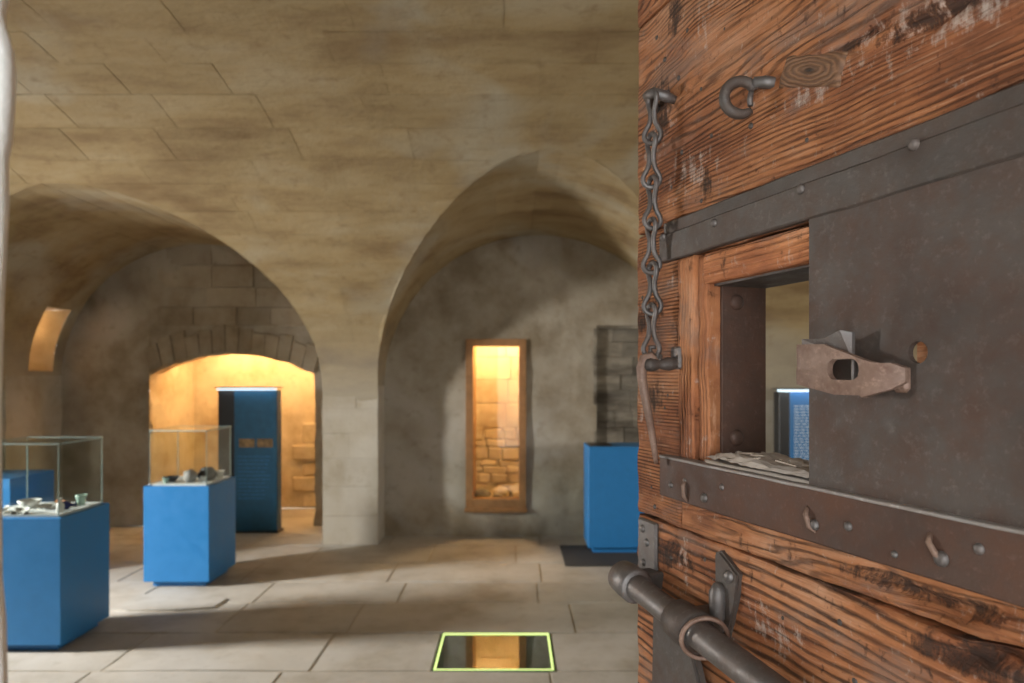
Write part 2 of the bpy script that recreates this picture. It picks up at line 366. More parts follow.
# main vault shell (the bedding the stones sit in), strip by strip between and over the bays
NR = 40
bm = bmesh.new()
def shell(xs, ye):
    def P(i, j):
        x = xs[i]; p0 = math.acos((ye(x)-Y0)/A); p1 = math.acos((YF-Y0)/A); ph = p0+(p1-p0)*j/NR
        y, z = Y0+A*math.cos(ph), ZS+B*math.sin(ph); d = 0.003*fn((x, y, z), 2.2, 3)
        return (x, y+d*math.cos(ph), z+d)
    grid(bm, P, len(xs)-1, NR)
cur = XL
for bay in BAYS.values():
    e0, e1 = bay['xc']-bay['a'], bay['xc']+bay['a']
    shell(ticks(cur, e0, 0.15), lambda x: My(ZS+0.02))
    shell([bay['xc']-bay['a']*math.cos(PI*k/48) for k in range(49)], lambda x, bay=bay: groin(bay, math.sqrt(max(0, 1-((x-bay['xc'])/bay['a'])**2))))
    cur = e1
shell(ticks(cur, XR, 0.3), lambda x: My(ZS+0.02))
ceiling = struct(obj('ceiling', bm, M['vault_mortar'], smooth=True), 'ochre stone barrel vault over the whole hall', 'ceiling')

def clip_block(bm, co, no):
    r = bmesh.ops.bisect_plane(bm, geom=list(bm.verts)+list(bm.edges)+list(bm.faces), plane_co=co, plane_no=no, clear_outer=True)
    ed = [g for g in r['geom_cut'] if isinstance(g, bmesh.types.BMEdge)]
    if ed: bmesh.ops.holes_fill(bm, edges=ed)
def curved_block(P, s0, s1, t0, t1, gap, proud, back, seed, nt_=2, ns=2):
    """P(s, t, d): point at depth d in front of (into the room) the surface"""
    bm = bmesh.new(); rows = []
    def ring(i, j, s, t, d): return P(s, t, d)
    gs, gt = gap
    S = [s0+gs+(s1-s0-2*gs)*i/ns for i in range(ns+1)]; T = [t0+gt+(t1-t0-2*gt)*j/nt_ for j in range(nt_+1)]
    cj = lambda i, j: 0.5*gs*noise.noise(Vector((seed*1.3+i, j*2.1, seed)))
    fv = [[bm.verts.new(P(S[i]+(gs*0.7 if i == 0 else -gs*0.7 if i == ns else 0)+cj(i, j), T[j]+(gt*0.7 if j == 0 else -gt*0.7 if j == nt_ else 0)+cj(j, i)*gt/gs,
             proud+0.003*noise.noise(Vector((i*3.1+seed, j*2.7, seed*0.7))))) for j in range(nt_+1)] for i in range(ns+1)]
    bv = {}
    for i in range(ns+1):
        for j in range(nt_+1):
            if i in (0, ns) or j in (0, nt_): bv[i, j] = bm.verts.new(P(S[i], T[j], -back))
    for i in range(ns):
        for j in range(nt_): bm.faces.new((fv[i][j], fv[i+1][j], fv[i+1][j+1], fv[i][j+1]))
    for i in range(ns):
        bm.faces.new((fv[i][0], bv[i, 0], bv[i+1, 0], fv[i+1][0])); bm.faces.new((fv[i][nt_], fv[i+1][nt_], bv[i+1, nt_], bv[i, nt_]))
    for j in range(nt_):
        bm.faces.new((fv[0][j], fv[0][j+1], bv[0, j+1], bv[0, j])); bm.faces.new((fv[ns][j], bv[ns, j], bv[ns, j+1], fv[ns][j+1]))
    return bm
def mainP(x, ph, d):
    y, z = Y0+A*math.cos(ph), ZS+B*math.sin(ph)
    nn = Vector((0, -math.cos(ph)/A, -math.sin(ph)/B)).normalized()
    return Vector((x, y, z))+nn*d
# courses of the main vault, from the springing up past the crown
ph = 0.02; course = 0; count = 0
while ph < 1.72 and count < 300:
    ds = math.sqrt((A*math.sin(ph))**2+(B*math.cos(ph))**2)
    dph = random.uniform(0.27, 0.36)/ds
    zr = lambda t: ZS+B*math.sin(min(t, PI/2))
    zmx = zr(ph+dph)
    ends = [(None, XL+0.2)]
    for bay in BAYS.values():
        if ph < PI/2 and half_width(bay, zr(ph)) > 0.01 and zr(ph) < bay['zs']+bb(bay, My(zr(ph)))-0.01: ends += [(bay, -1), (bay, 1)]
    ends.append((None, 3.6))
    for q in range(0, len(ends), 2):
        def edge(en, t):
            bay, sg = en
            return sg if bay is None else bay['xc']+sg*half_width(bay, zr(t))
        lo = max(edge(ends[q], ph), edge(ends[q], ph+dph)); hi = min(edge(ends[q+1], ph), edge(ends[q+1], ph+dph))
        xj = []; x = lo+random.uniform(0.25, 0.6)
        while x < hi-0.25: xj.append(x); x += random.uniform(0.55, 1.0)
        for k in range(len(xj)+1):
            fl = (lambda t, k=k: edge(ends[q], t)) if k == 0 else (lambda t, k=k: xj[k-1])
            fr_ = (lambda t, k=k: edge(ends[q+1], t)) if k == len(xj) else (lambda t, k=k: xj[k])
            def cp(s_, t, d, fl=fl, fr_=fr_): 
                tt = min(max(t, ph), ph+dph); return mainP(fl(tt)+(fr_(tt)-fl(tt))*s_, t, d)
            wd_ = max(0.2, fr_(ph+dph/2)-fl(ph+dph/2))
            bm = curved_block(cp, 0, 1, ph, ph+dph, (0.0013/wd_, 0.0013/ds), random.uniform(0.001, 0.003), 0.03, course*7.1+k, nt_=4 if k in (0, len(xj)) else 2)
            obj('stone_block', bm, M['vault'], ceiling); count += 1
    ph += dph; course += 1

# cross vaults over the two bays
for key, bay in BAYS.items():
    xc, a, zs, b, back = bay['xc'], bay['a'], bay['zs'], bay['b'], bay['back']
    def lp(y, th, d, xc=xc, a=a, zs=zs, bay=bay):
        b = bb(bay, y); nn = Vector((-math.cos(th)/a, 0, -math.sin(th)/b)).normalized()
        return Vector((xc+a*math.cos(th), y, zs+b*math.sin(th)))+nn*d
    ths = [PI*k/48 for k in range(49)]
    ys_abs = []
    hole = None
    if key == 'left':
        th_h = PI-math.asin((2.36-zs)/b); th_l = PI-0.035
        ths = sorted([t for t in ths if abs(t-th_h) > 0.03 and abs(t-th_l) > 0.03]+[th_h, th_l]); ys_abs = [7.16, 7.54]
    nb = 8
    def lunP(i, j):
        th = ths[i]; y0 = groin(bay, math.sin(th)); k0 = ys_abs[0] if ys_abs else back+0.06
        yl = [y0+(k0-y0)*q/nb for q in range(nb+1)]+(ys_abs[1:]+[back+0.06] if ys_abs else [])
        y = yl[j]; return lp(y, th, 0.004*fn((th*a, y, 3), 2.2, 5))
    ncol = nb+(len(ys_abs) if ys_abs else 0)
    bm = bmesh.new()
    grid(bm, lunP, len(ths)-1, ncol, (lambda i, j: j == nb and ths[i] > th_h-1e-4 and ths[i+1] < th_l+1e-4) if key == 'left' else None)
    lun = struct(obj('ceiling', bm, M['vault_mortar'], smooth=True), 'arched cross vault over the %s bay' % ('lit niche' if key == 'left' else 'tall narrow window'), 'ceiling')
    th = 0.02; course = 0
    while th < PI-0.03:
        ds = math.sqrt((a*math.sin(th))**2+(b*math.cos(th))**2); dth = min(random.uniform(0.27, 0.36)/ds, PI-0.02-th)
        thm = th+dth/2
        ya, yb = groin(bay, math.sin(th)), groin(bay, math.sin(th+dth))
        y0m = (ya+yb)/2; y = y0m; first = True
        while y < back-0.03:
            ln = random.uniform(0.45, 0.8)*(0.6 if first and course % 2 else 1)
            y1 = y+ln if back-(y+ln) > 0.25 else back
            if not (key == 'left' and thm > th_h-0.12 and y1 > 7.1):
                if first:
                    sh = lambda s, t, d, ya=ya, yb=yb, th=th, dth=dth, y0=y, y1=y1: lp(s+(1-(s-y0)/(y1-y0))*((ya+(yb-ya)*(t-th)/dth)-y0), t, d)
                else: sh = lp
                bm = curved_block(sh, y, y1, th, th+dth, (0.0013, 0.0013/ds), random.uniform(0.001, 0.004), 0.03, thm*9+y)
                obj('stone_block', bm, M['vault'], lun)
            first = False; y = y1
        th += dth; course += 1

# ------------------------------------------------------------------ walls
def relief(x, z, seed=0, amp=0.02):
    return amp*fn((x, 0, z), 1.3, seed, 5)+amp*0.35*fn((x, 0, z), 7, seed+4, 3)
# bay with the tall window: plastered, holes for the window and the bare-stone recess
WX0, WX1, WZ0, WZ1 = -0.475, 0.145, 0.27, 2.03
RX0, RX1, RZ0, RZ1 = 0.87, 1.55, 0.55, 2.14
wx = ticks(-1.33, 1.9, 0.045, (WX0, WX1, RX0, RX1)); wz = ticks(-0.045, 3.2, 0.045, (WZ0, WZ1, RZ0, RZ1))
e = 1e-4
def hole(i, j):
    x, z = (wx[i]+wx[i+1])/2, (wz[j]+wz[j+1])/2
    return (WX0 < x < WX1 and WZ0 < z < WZ1) or (RX0 < x < RX1 and RZ0 < z < RZ1)
def bayP(i, j):
    x, z = wx[i], wz[j]; d = relief(x, z, 11, 0.022)
    low = max(0, 1-z/0.7); d += low*0.035*fn((x, 1, z), 3.3, 2, 5)
    if abs(x-WX0) < e or abs(x-WX1) < e or abs(z-WZ0) < e or abs(z-WZ1) < e: d = max(min(d, 0.006), -0.006)
    return (x, 7.2+d, z)
bm = bmesh.new(); grid(bm, bayP, len(wx)-1, len(wz)-1, hole)
wall_bay = struct(obj('wall_back', bm, M['plaster'], smooth=True), 'grey plastered bay wall around the tall narrow window', 'wall')
bm = bmesh.new()                                                      # reveal and backing of the bare-stone recess
box(bm, RX0-0.02, RX1+0.02, 7.30, 7.34, RZ0-0.02, RZ1+0.02)
box(bm, RX0-0.03, RX0, 7.19, 7.34, RZ0, RZ1); box(bm, RX1, RX1+0.03, 7.19, 7.34, RZ0, RZ1)
box(bm, RX0, RX1, 7.19, 7.34, RZ1, RZ1+0.03); box(bm, RX0, RX1, 7.19, 7.34, RZ0-0.03, RZ0)
rec = obj('stone_recess', bm, M['darkstone'], wall_bay)
z = RZ0
while z < RZ1-0.03:
    h = random.uniform(0.10, 0.24); z1 = min(z+h, RZ1); x = RX0
    if RZ1-z1 < 0.04: z1 = RZ1
    while x < RX1-0.03:
        x1 = min(x+random.uniform(0.16, 0.42), RX1)
        if RX1-x1 < 0.1: x1 = RX1
        obj('stone', stone_rough(x+0.001, x1-0.001, 7.245+random.uniform(-0.005, 0.006), 7.31, z+0.0005, z1-0.0005, 0.006, x+z, 0.004), M['darkstone'], rec)
        x = x1
    z = z1

# bay with the lit niche: wall at y = 7.7 with an arched opening
LB = 7.70
NX0, NX1 = -3.98, -2.17
def arch(x):
    t = (x-(NX0+NX1)/2)/((NX1-NX0)/2); t = max(-1, min(1, t))
    return 1.665+0.225*(1-t*t)+0.014*fn((x, 0, 0), 6, 1, 3)
lx = ticks(-5.0, -1.8, 0.045, (NX0, NX1)); nzr = 70
def nichewallP(i, j):
    x = lx[i]; b0 = arch(x) if NX0-e < x < NX1+e else None
    if b0 is None or abs(x-NX0) < e or abs(x-NX1) < e:
        z = j/nzr*3.2
        # keep a row at the springing of the arch
        k = 36
        z = (1.665*j/k) if j <= k else 1.665+(3.2-1.665)*(j-k)/(nzr-k)
    else:
        k = 36
        z = b0 if j <= k else b0+(3.2-b0)*(j-k)/(nzr-k)
    d = relief(x, z, 21, 0.025)
    dx = 0
    if abs(x-NX1) < e or abs(x-NX0) < e: dx = 0.022*fn((x, 5, z), 4.5, 3, 4)
    return (x+dx, LB+d, z)
def nskip(i, j): return NX0-e < lx[i] and lx[i+1] < NX1+e and j < 36
bm = bmesh.new(); grid(bm, nichewallP, len(lx)-1, nzr, nskip)
wall_niche = struct(obj('wall_back', bm, M['plaster'], smooth=True), 'brown plastered bay wall around the arched glowing niche', 'wall')
# voussoirs over the niche and bare courses above it
for k in range(13):
    t0, t1 = -1+2*k/13, -1+2*(k+1)/13; mx = (NX0+NX1)/2; hwid = (NX1-NX0)/2
    xa, xb = mx+hwid*t0+0.003, mx+hwid*t1-0.003
    bm = bmesh.new(); lean = 0.07; ht = random.uniform(0.24, 0.33)
    pts = [(xa, arch(xa)+0.02), (xb, arch(xb)+0.02), (xb+lean*t1, arch(xb)+ht), (xa+lean*t0, arch(xa)+ht)]
    fr = random.uniform(0.016, 0.024)
    f = [bm.verts.new((p[0], LB-fr, p[1])) for p in pts]; bk = [bm.verts.new((p[0], LB+0.06, p[1])) for p in pts]
    bm.faces.new(f); bm.faces.new(bk[::-1])
    for q in range(4): bm.faces.new((f[q], bk[q], bk[(q+1) % 4], f[(q+1) % 4]))
    bmesh.ops.bevel(bm, geom=[ed for ed in bm.edges if ed.verts[0] in f and ed.verts[1] in f], offset=0.004, segments=1, affect='EDGES')
    obj('stone_voussoir', bm, M['wallstone'], wall_niche)
z = 2.20; r = 0
while z < 3.0:
    h = random.uniform(0.2, 0.27); x = -3.9+0.1*(r % 2)
    while x < -1.95:
        x1 = x+random.uniform(0.38, 0.62)
        if z+h < (Lz(BAYS['left'], min(x1, -1.86)) or 1.6)+0.1 and random.random() < 0.85:
            obj('stone_block', stone_rough(x+0.002, x1-0.002, LB-random.uniform(0.008, 0.018), LB+0.06, z+0.002, z+h-0.002, 0.006, x*3+z, 0.005), M['wallstone'], wall_niche)
        x = x1
    z += h; r += 1
# inside of the niche
ND = 8.75
bm = bmesh.new()
zt = 2.32
def panelgrid(P0, U, V, nrm, su, sv, seed, amp=0.02):
    P0, U, V, nrm = map(Vector, (P0, U, V, nrm)); nu, nv = max(1, round(U.length/su)), max(1, round(V.length/sv))
    def P(i, j):
        p = P0+U*i/nu+V*j/nv
        d = 0 if i in (0, nu) or j in (0, nv) else amp*fn(p, 2.4, seed, 5)
        return p+nrm*d
    grid(bm, P, nu, nv)
panelgrid((NX0, LB-0.012, 0), (0, ND-LB+0.012, 0), (0, 0, zt), (1, 0, 0), 0.05, 0.05, 1)
panelgrid((NX0, ND, 0), (NX1+0.25-NX0, 0, 0), (0, 0, zt), (0, -1, 0), 0.05, 0.05, 2, 0.012)
panelgrid((NX1+0.25, ND, 0), (0, LB-ND, 0), (0, 0, zt), (-1, 0, 0), 0.05, 0.05, 3)
panelgrid((NX0, LB+0.06, zt), (NX1+0.25-NX0, 0, 0), (0, ND-LB-0.06, 0), (0, 0, -1), 0.08, 0.08, 4)
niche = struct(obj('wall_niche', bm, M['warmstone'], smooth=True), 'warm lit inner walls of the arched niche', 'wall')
def soffit_P(i, j):
    x = NX0+(NX1-NX0)*i/40; z = arch(x)
    return (x, LB+relief(x, z, 21, 0.025)+(0.28*j/4), z+(0.02*j/4))
bm = bmesh.new(); grid(bm, soffit_P, 40, 4)                            # thickness of the arch head
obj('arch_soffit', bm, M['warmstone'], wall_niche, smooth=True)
def jamb_P(i, j):
    z = 1.70*i/50; return (NX1+0.022*fn((NX1, 5, z), 4.5, 3, 4)+0.25*(j/4)**1.4, LB+relief(NX1, z, 21, 0.025)+0.3*j/4, z)
bm = bmesh.new(); grid(bm, jamb_P, 50, 4)
obj('niche_jamb', bm, M['warmstone'], wall_niche, smooth=True)
def jamb_L(i, j):
    z = 1.70*i/50; return (NX0+0.022*fn((NX0, 5, z), 4.5, 3, 4)*(1-j/4)**0.5-0.004*j/4, LB+relief(NX0, z, 21, 0.025)+0.12*j/4, z)
bm = bmesh.new(); grid(bm, jamb_L, 50, 4)
obj('niche_jamb', bm, M['warmstone'], wall_niche, smooth=True)
z = 0.02; r = 0                                                        # coursed stones on the back of the niche
while z < 1.75:
    h = random.uniform(0.17, 0.27); x = -2.62-0.12*(r % 2) if z < 0.9 else -2.45
    while x < -2.0:
        x1 = x+random.uniform(0.26, 0.5)
        obj('stone_block', stone_rough(x+0.006, x1-0.006, ND-random.uniform(0.005, 0.05)*(1 if z < 0.95 else 0.3)-0.008, ND+0.04, z+0.006, z+h-0.006, 0.02, x+z*5, 0.014), M['warmstone'], niche)
        x = x1
    z += h; r += 1

# piers: pillar between the bays, built of stone courses
def pier(name, x0, x1, y0, y1, ztop, label, split=True):
    o = struct(obj(name, bx(x0+0.012, x1-0.012, y0+0.012, y1, 0, ztop), M['vault_mortar']), label, 'wall')
    z = 0; r = 0
    while z < ztop-0.02:
        h = random.uniform(0.24, 0.34); z1 = z+h if ztop-(z+h) > 0.15 else ztop
        xj = [x0]
        while x1-xj[-1] > 0.75: xj.append(xj[-1]+random.uniform(0.42, 0.7))
        if len(xj) == 1 and r % 2: xj.append(x0+(x1-x0)*random.uniform(0.38, 0.62))
        xj.append(x1)
        for q in range(len(xj)-1):
            last = q == len(xj)-2
            yb = y1 if (q == 0 or last) else y0+0.05
            obj('stone_block', stone_rough(xj[q]+(0.0004 if q else 0), xj[q+1]-(0 if last else 0.0004), y0+random.uniform(-0.003, 0.004), yb-0.01, z+0.0004, z1-0.0004, 0.003, z*3+xj[q], 0.0022), M['pier'], o)
        z = z1; r += 1
    return o
pier('pillar', -1.85, -1.31, FRONT, 7.68, 1.62, 'pale stone pillar between the glowing niche and the tall window')
pier('pillar', 1.85, 3.3, FRONT, 7.2, 1.54, 'pale stone pier seen through the door hatch behind the blue panel')
pier('pillar', -6.0, -4.95, FRONT, 7.72, 1.655, 'shaded stone pier beside the small side niche at the far left')
struct(obj('wall_back', bx(3.3, XR, FRONT, 7.2, 0, 1.6), M['plaster']), 'plain plastered wall behind the open door', 'wall')
# small lit niche in the side of the left pier
lb = BAYS['left']; bm = bmesh.new()
def lunx(z): return lb['xc']-lb['a']*math.sqrt(max(0, 1-max(0, (z-lb['zs'])/lb['b'])**2))
zn = [1.7006+(2.36-1.7006)*k/14 for k in range(15)]
for yv in (7.16, 7.54): grid(bm, lambda i, j, yv=yv: (lunx(zn[i])+(-5.38-lunx(zn[i]))*j/4, yv+(0.012*fn((j, 0, zn[i]), 5, 2) if j else 0), zn[i]), 14, 4)
for zv in (zn[0], 2.36): grid(bm, lambda i, j, zv=zv: (lunx(zv)+(-5.38-lunx(zv))*j/4, 7.16+0.38*i/4, zv), 4, 4)
box(bm, -5.42, -5.37, 7.10, 7.60, 1.65, 2.42)
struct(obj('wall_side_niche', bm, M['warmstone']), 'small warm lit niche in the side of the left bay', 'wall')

# outer room walls (partly out of view)
def wallbox(name, parts, m, label):
    bm = bmesh.new()
    for p in parts: box(bm, *p)
    return struct(obj(name, bm, m), label, 'wall')
wallbox('wall_left', [(-6.45, -6.0, YF-2.2, 3.42, 0, 3.6), (-6.45, -6.0, 4.3, 7.7, 0, 3.6), (-6.45, -6.0, 3.42, 4.3, 0, 1.2), (-6.45, -6.0, 3.42, 4.3, 2.2, 3.6)], M['plaster'], 'plastered side wall with the daylight window')
wallbox('wall_right', [(XR, XR+0.2, YF-2.2, 2.5, 0, 3.6), (XR, XR+0.2, 3.1, 7.2, 0, 3.6), (XR, XR+0.2, 2.5, 3.1, 0, 1.45), (XR, XR+0.2, 2.5, 3.1, 2.15, 3.6)], M['plaster'], 'plastered end wall behind the open door')  # opening in this unseen wall is added to let the fill light in
# front wall with the doorway the camera stands in; its left jamb shows at the picture's edge
JP = [(0, 13), (20, 8), (45, 1), (60, 2), (75, 9), (100, 12), (130, 11), (160, 8), (172, 6), (180, 4), (220, 5), (250, 3), (300, 0), (400, -3), (560, -2), (600, 2), (683, 4)]
JP = sorted((1.65+(376-y)/700*0.45, (p-512)/700*0.45) for y, p in JP)  # stone profile of the jamb: (height, x)
def jambx(z):
    if z <= JP[0][0]: return JP[0][1]+0.004*fn((0, 0, z), 9, 2)
    if z >= JP[-1][0]: return JP[-1][1]+0.004*fn((0, 0, z), 9, 2)
    for (a0, b0), (a1, b1) in zip(JP, JP[1:]):
        if a0 <= z <= a1: return b0+(b1-b0)*(z-a0)/(a1-a0)
bm = bmesh.new()
zz = ticks(0, 1.4, 0.05)[:-1]+ticks(1.4, 1.95, 0.006)[:-1]+ticks(1.95, 2.4, 0.03)
yy = list(range(14))
def jP(i, j):
    z = zz[i]; x = jambx(z); r = 0.006*fn((j*0.3, 0, z), 7, 3, 3)
    xe = x*0.400/0.45                                                  # the arris towards the outside
    return [(-0.592, 0.27, z), (-0.59, 0.29, z), (-0.575+r, 0.31, z), (-0.55+r, 0.34+r, z), (-0.50, 0.36+r, z), (-0.46, 0.366+r*0.5, z), (-0.42, 0.372+r*0.5, z), (xe-0.03, 0.384+r*0.5, z), (xe-0.012, 0.389+r*0.3, z),
            (xe-0.003, 0.394, z), (xe, 0.400, z), (xe-0.006, 0.412, z), (xe-0.06, 0.46, z), (x-0.28, 0.475, z)][j]
grid(bm, jP, len(zz)-1, len(yy)-1)
jm = obj('door_jamb', bm, M['jamb'], smooth=True)
bm = bmesh.new()
lo_ = [bm.verts.new((x, y, 0)) for x, y in ((-6.0, -1.5), (-1.25, -1.5), (-0.59, 0.28), (-0.59, YF), (-6.0, YF))]; hi_ = [bm.verts.new((v.co.x, v.co.y, 3.2)) for v in lo_]
bm.faces.new(lo_[::-1]); bm.faces.new(hi_)
for q in range(5): bm.faces.new((lo_[q], lo_[(q+1) % 5], hi_[(q+1) % 5], hi_[q]))
box(bm, 0.66, XR, -1.5, YF, 0, 3.2); box(bm, -1.25, 0.66, -1.5, YF, 2.8, 3.2)
front = struct(obj('wall_front', bm, M['plaster']), 'thick limewashed wall around the doorway the view is taken from', 'wall')
jm.parent = front

# ------------------------------------------------------------------ floor of stone slabs, with the glazed pit
GX0, GX1, GY0, GY1 = -0.44, 0.235, 3.93, 4.49
bm = bmesh.new(); fz = -0.03
for a_ in ((XL, GX0-0.013, YF-2.2, 9.0), (GX1+0.013, XR, YF-2.2, 9.0), (GX0-0.013, GX1+0.013, YF-2.2, GY0-0.013), (GX0-0.013, GX1+0.013, GY1+0.013, 9.0)):
    box(bm, a_[0], a_[1], a_[2], a_[3], -0.2, -0.008)
floor = struct(obj('floor', bm, M['grout']), 'pale worn stone slab floor of the hall', 'floor')
def slab(x0, x1, y0, y1):
    bm = bmesh.new(); g = 0.003; h = random.uniform(-0.002, 0.002)
    nx, ny = 3, 2
    X = [x0+g+(x1-x0-2*g)*i/nx for i in range(nx+1)]; Y = [y0+g+(y1-y0-2*g)*j/ny for j in range(ny+1)]
    jx = lambda i, j: 0.003*noise.noise(Vector((X[i]*5, Y[j]*5, 1)))
    top = [[bm.verts.new((X[i]+(0.006 if i == 0 else -0.006 if i == nx else 0)+jx(i, j), Y[j]+(0.006 if j == 0 else -0.006 if j == ny else 0)+jx(j % (nx+1), i % (ny+1)),
            h-(0.004 if (i in (0, nx) and j in (0, ny)) else 0)+0.003*noise.noise(Vector((X[i]*3, Y[j]*3, 4))))) for j in range(ny+1)] for i in range(nx+1)]
    bt = {}
    for i in range(nx+1):
        for j in range(ny+1):
            if i in (0, nx) or j in (0, ny): bt[i, j] = bm.verts.new((X[i]+jx(i, j), Y[j], -0.03))
    for i in range(nx):
        for j in range(ny): bm.faces.new((top[i][j], top[i+1][j], top[i+1][j+1], top[i][j+1]))
    for i in range(nx):
        bm.faces.new((top[i][0], bt[i, 0], bt[i+1, 0], top[i+1][0])); bm.faces.new((top[i][ny], top[i+1][ny], bt[i+1, ny], bt[i, ny]))
    for j in range(ny):
        bm.faces.new((top[0][j], top[0][j+1], bt[0, j+1], bt[0, j])); bm.faces.new((top[nx][j], bt[nx, j], bt[nx, j+1], top[nx][j+1]))
    obj('stone_slab', bm, M['slab'], floor)
rows = [0.5, 1.2, 1.85, 2.5, 3.2, GY0-0.012, GY1+0.012, 5.1, 5.62, 6.2, 6.82, 7.26, 7.76, 8.2, 8.75]
for r in range(len(rows)-1):
    y0, y1 = rows[r], rows[r+1]
    lo, hi = -5.95, 3.4
    if y0 >= 7.2: lo, hi = -4.93, -1.87
    if y0 >= 7.7: lo, hi = NX0+0.01, NX1+0.23
    rng = [(lo, hi)]
    if abs(y0-(GY0-0.012)) < e: rng = [(lo, GX0-0.012), (GX1+0.012, hi)]
    for a0, a1 in rng:
        x = a0
        while x < a1-0.02:
            x1 = x+random.uniform(0.75, 1.5)
            if a1-x1 < 0.5: x1 = a1
            if y0 < 6.9 < y1 or not (6.82-e < y0 < 7.1): slab(x, x1, y0, y1)
            elif not (-1.85 < (x+x1)/2 < -1.31): slab(x, x1, y0, y1)
            x = x1

bm = bmesh.new()                                                       # broken, patched slab near the cases
pp = [(-2.98, 4.98), (-2.72, 4.90), (-2.38, 4.93), (-2.14, 4.99), (-2.11, 5.16), (-2.26, 5.27), (-2.55, 5.24), (-2.80, 5.29), (-3.0, 5.18)]
f = [bm.verts.new((x+random.uniform(-.03, .03), y+random.uniform(-.02, .02), 0.009)) for x, y in pp]; bk = [bm.verts.new((v.co.x*1.006+0.015, v.co.y*1.004-0.01, -0.02)) for v in f]
bm.faces.new(f); bm.faces.new(bk[::-1])
for q in range(len(pp)): bm.faces.new((f[q], bk[q], bk[(q+1) % len(pp)], f[(q+1) % len(pp)]))
obj('stone_slab', bm, M['slab'], floor)
# glazed pit in the floor
pit = empty('floor_window', ((GX0+GX1)/2, (GY0+GY1)/2, 0))
tag(pit, 'square glass pane set flush in the stone floor with a glowing yellow-green rim', 'floor window')
hx, hy = (GX1-GX0)/2, (GY1-GY0)/2
bm = bmesh.new()
for a_ in ((-hx-0.012, -hx, -hy-0.012, hy+0.012), (hx, hx+0.012, -hy-0.012, hy+0.012), (-hx, hx, -hy-0.012, -hy), (-hx, hx, hy, hy+0.012)): box(bm, *a_, -0.6, -0.004)
box(bm, -hx-0.012, hx+0.012, -hy-0.012, hy+0.012, -0.66, -0.6)
obj('pit_wall', bm, M['pit'], pit)
obj('glass_pane', bx(-hx+0.001, hx-0.001, -hy+0.001, hy-0.001, -0.016, -0.002), M['floor_glass'], pit)
for a_ in ((-hx, -hx+0.010, -hy, hy), (hx-0.010, hx, -hy, hy), (-hx+0.010, hx-0.010, -hy, -hy+0.010), (-hx+0.010, hx-0.010, hy-0.022, hy)):
    obj('light_strip', bx(*a_, -0.002, 0.001), M['floor_led'], pit)

# ------------------------------------------------------------------ tall window in the back wall
win = struct(empty('window_1', ((WX0+WX1)/2, 7.2, WZ0)), 'tall narrow wooden window glowing warm orange in the back wall', 'window')
ww, wh = (WX1-WX0)/2, WZ1-WZ0
def wpart(nm, a_, m=None, bev=0.004): return obj(nm, bx(*a_, bev=bev), m or M['frame_wood'], win)
ft = 0.075
wpart('frame_stile', (-ww, -ww+ft, -0.03, 0.09, 0, wh)); wpart('frame_stile', (ww-ft, ww, -0.03, 0.09, 0, wh))
wpart('frame_rail', (-ww+ft, ww-ft, -0.03, 0.09, wh-ft, wh)); wpart('frame_rail', (-ww+ft, ww-ft, -0.03, 0.09, 0.0, 0.12))
wpart('sill', (-ww-0.01, ww+0.01, -0.06, 0.0, -0.015, 0.025))
obj('glass_pane', bx(-ww+ft, ww-ft, 0.05, 0.056, 0.12, wh-ft), M['glass'], win)
wpart('wood_lining', (-ww+ft-0.02, -ww+ft, 0.09, 0.62, 0.10, wh-0.06), bev=0.002)
# shaft behind the window
bm = bmesh.new()
SX0, SX1, SY, SZ0, SZ1 = WX0-0.02, WX1+0.22, 8.15, 0.30, 2.5
panelgrid((SX0, 7.28, SZ0), (0, SY-7.28, 0), (0, 0, SZ1-SZ0), (1, 0, 0), 0.06, 0.06, 6)
panelgrid((SX0, SY, SZ0), (SX1-SX0, 0, 0), (0, 0, SZ1-SZ0), (0, -1, 0), 0.05, 0.05, 7)
panelgrid((SX1, SY, SZ0), (0, 7.28-SY, 0), (0, 0, SZ1-SZ0), (-1, 0, 0), 0.06, 0.06, 8)
panelgrid((SX0, 7.28, SZ1), (SX1-SX0, 0, 0), (0, SY-7.28, 0), (0, 0, -1), 0.1, 0.1, 9)
panelgrid((SX0, 7.28, SZ0), (SX1-SX0, 0, 0), (0, SY-7.28, 0), (0, 0, 1), 0.06, 0.06, 10, 0.006)
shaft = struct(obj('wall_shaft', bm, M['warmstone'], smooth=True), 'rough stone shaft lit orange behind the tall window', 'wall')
z = SZ0; r = 0
while z < 1.9:
    h = random.uniform(0.08, 0.15) if z < 1.0 else random.uniform(0.26, 0.36); x = SX0+0.02-0.1*(r % 2)
    while x < SX1-0.02:
        x1 = x+(random.uniform(0.14, 0.34) if z < 1.0 else random.uniform(0.35, 0.6))
        obj('stone', stone_rough(max(x, SX0)+0.002, min(x1, SX1)-0.002, SY-(random.uniform(0.02, 0.05) if z < 1.0 else random.uniform(0.022, 0.028)), SY+0.05, z+0.001, z+h-0.001, 0.026 if z < 1.0 else 0.006, x*4+z, 0.016 if z < 1.0 else 0.006), M['warmstone'], shaft)
        x = x1
    z += h; r += 1
def rock(r, seed, sq=(1, 1, 1)):
    bm = bmesh.new(); bmesh.ops.create_icosphere(bm, subdivisions=2, radius=r)
    for v in bm.verts:
        v.co = Vector((v.co.x*sq[0], v.co.y*sq[1], v.co.z*sq[2])); v.co *= 1+0.35*noise.noise(v.co*(1.6/r)+Vector((seed, seed, 0)))
    return bm
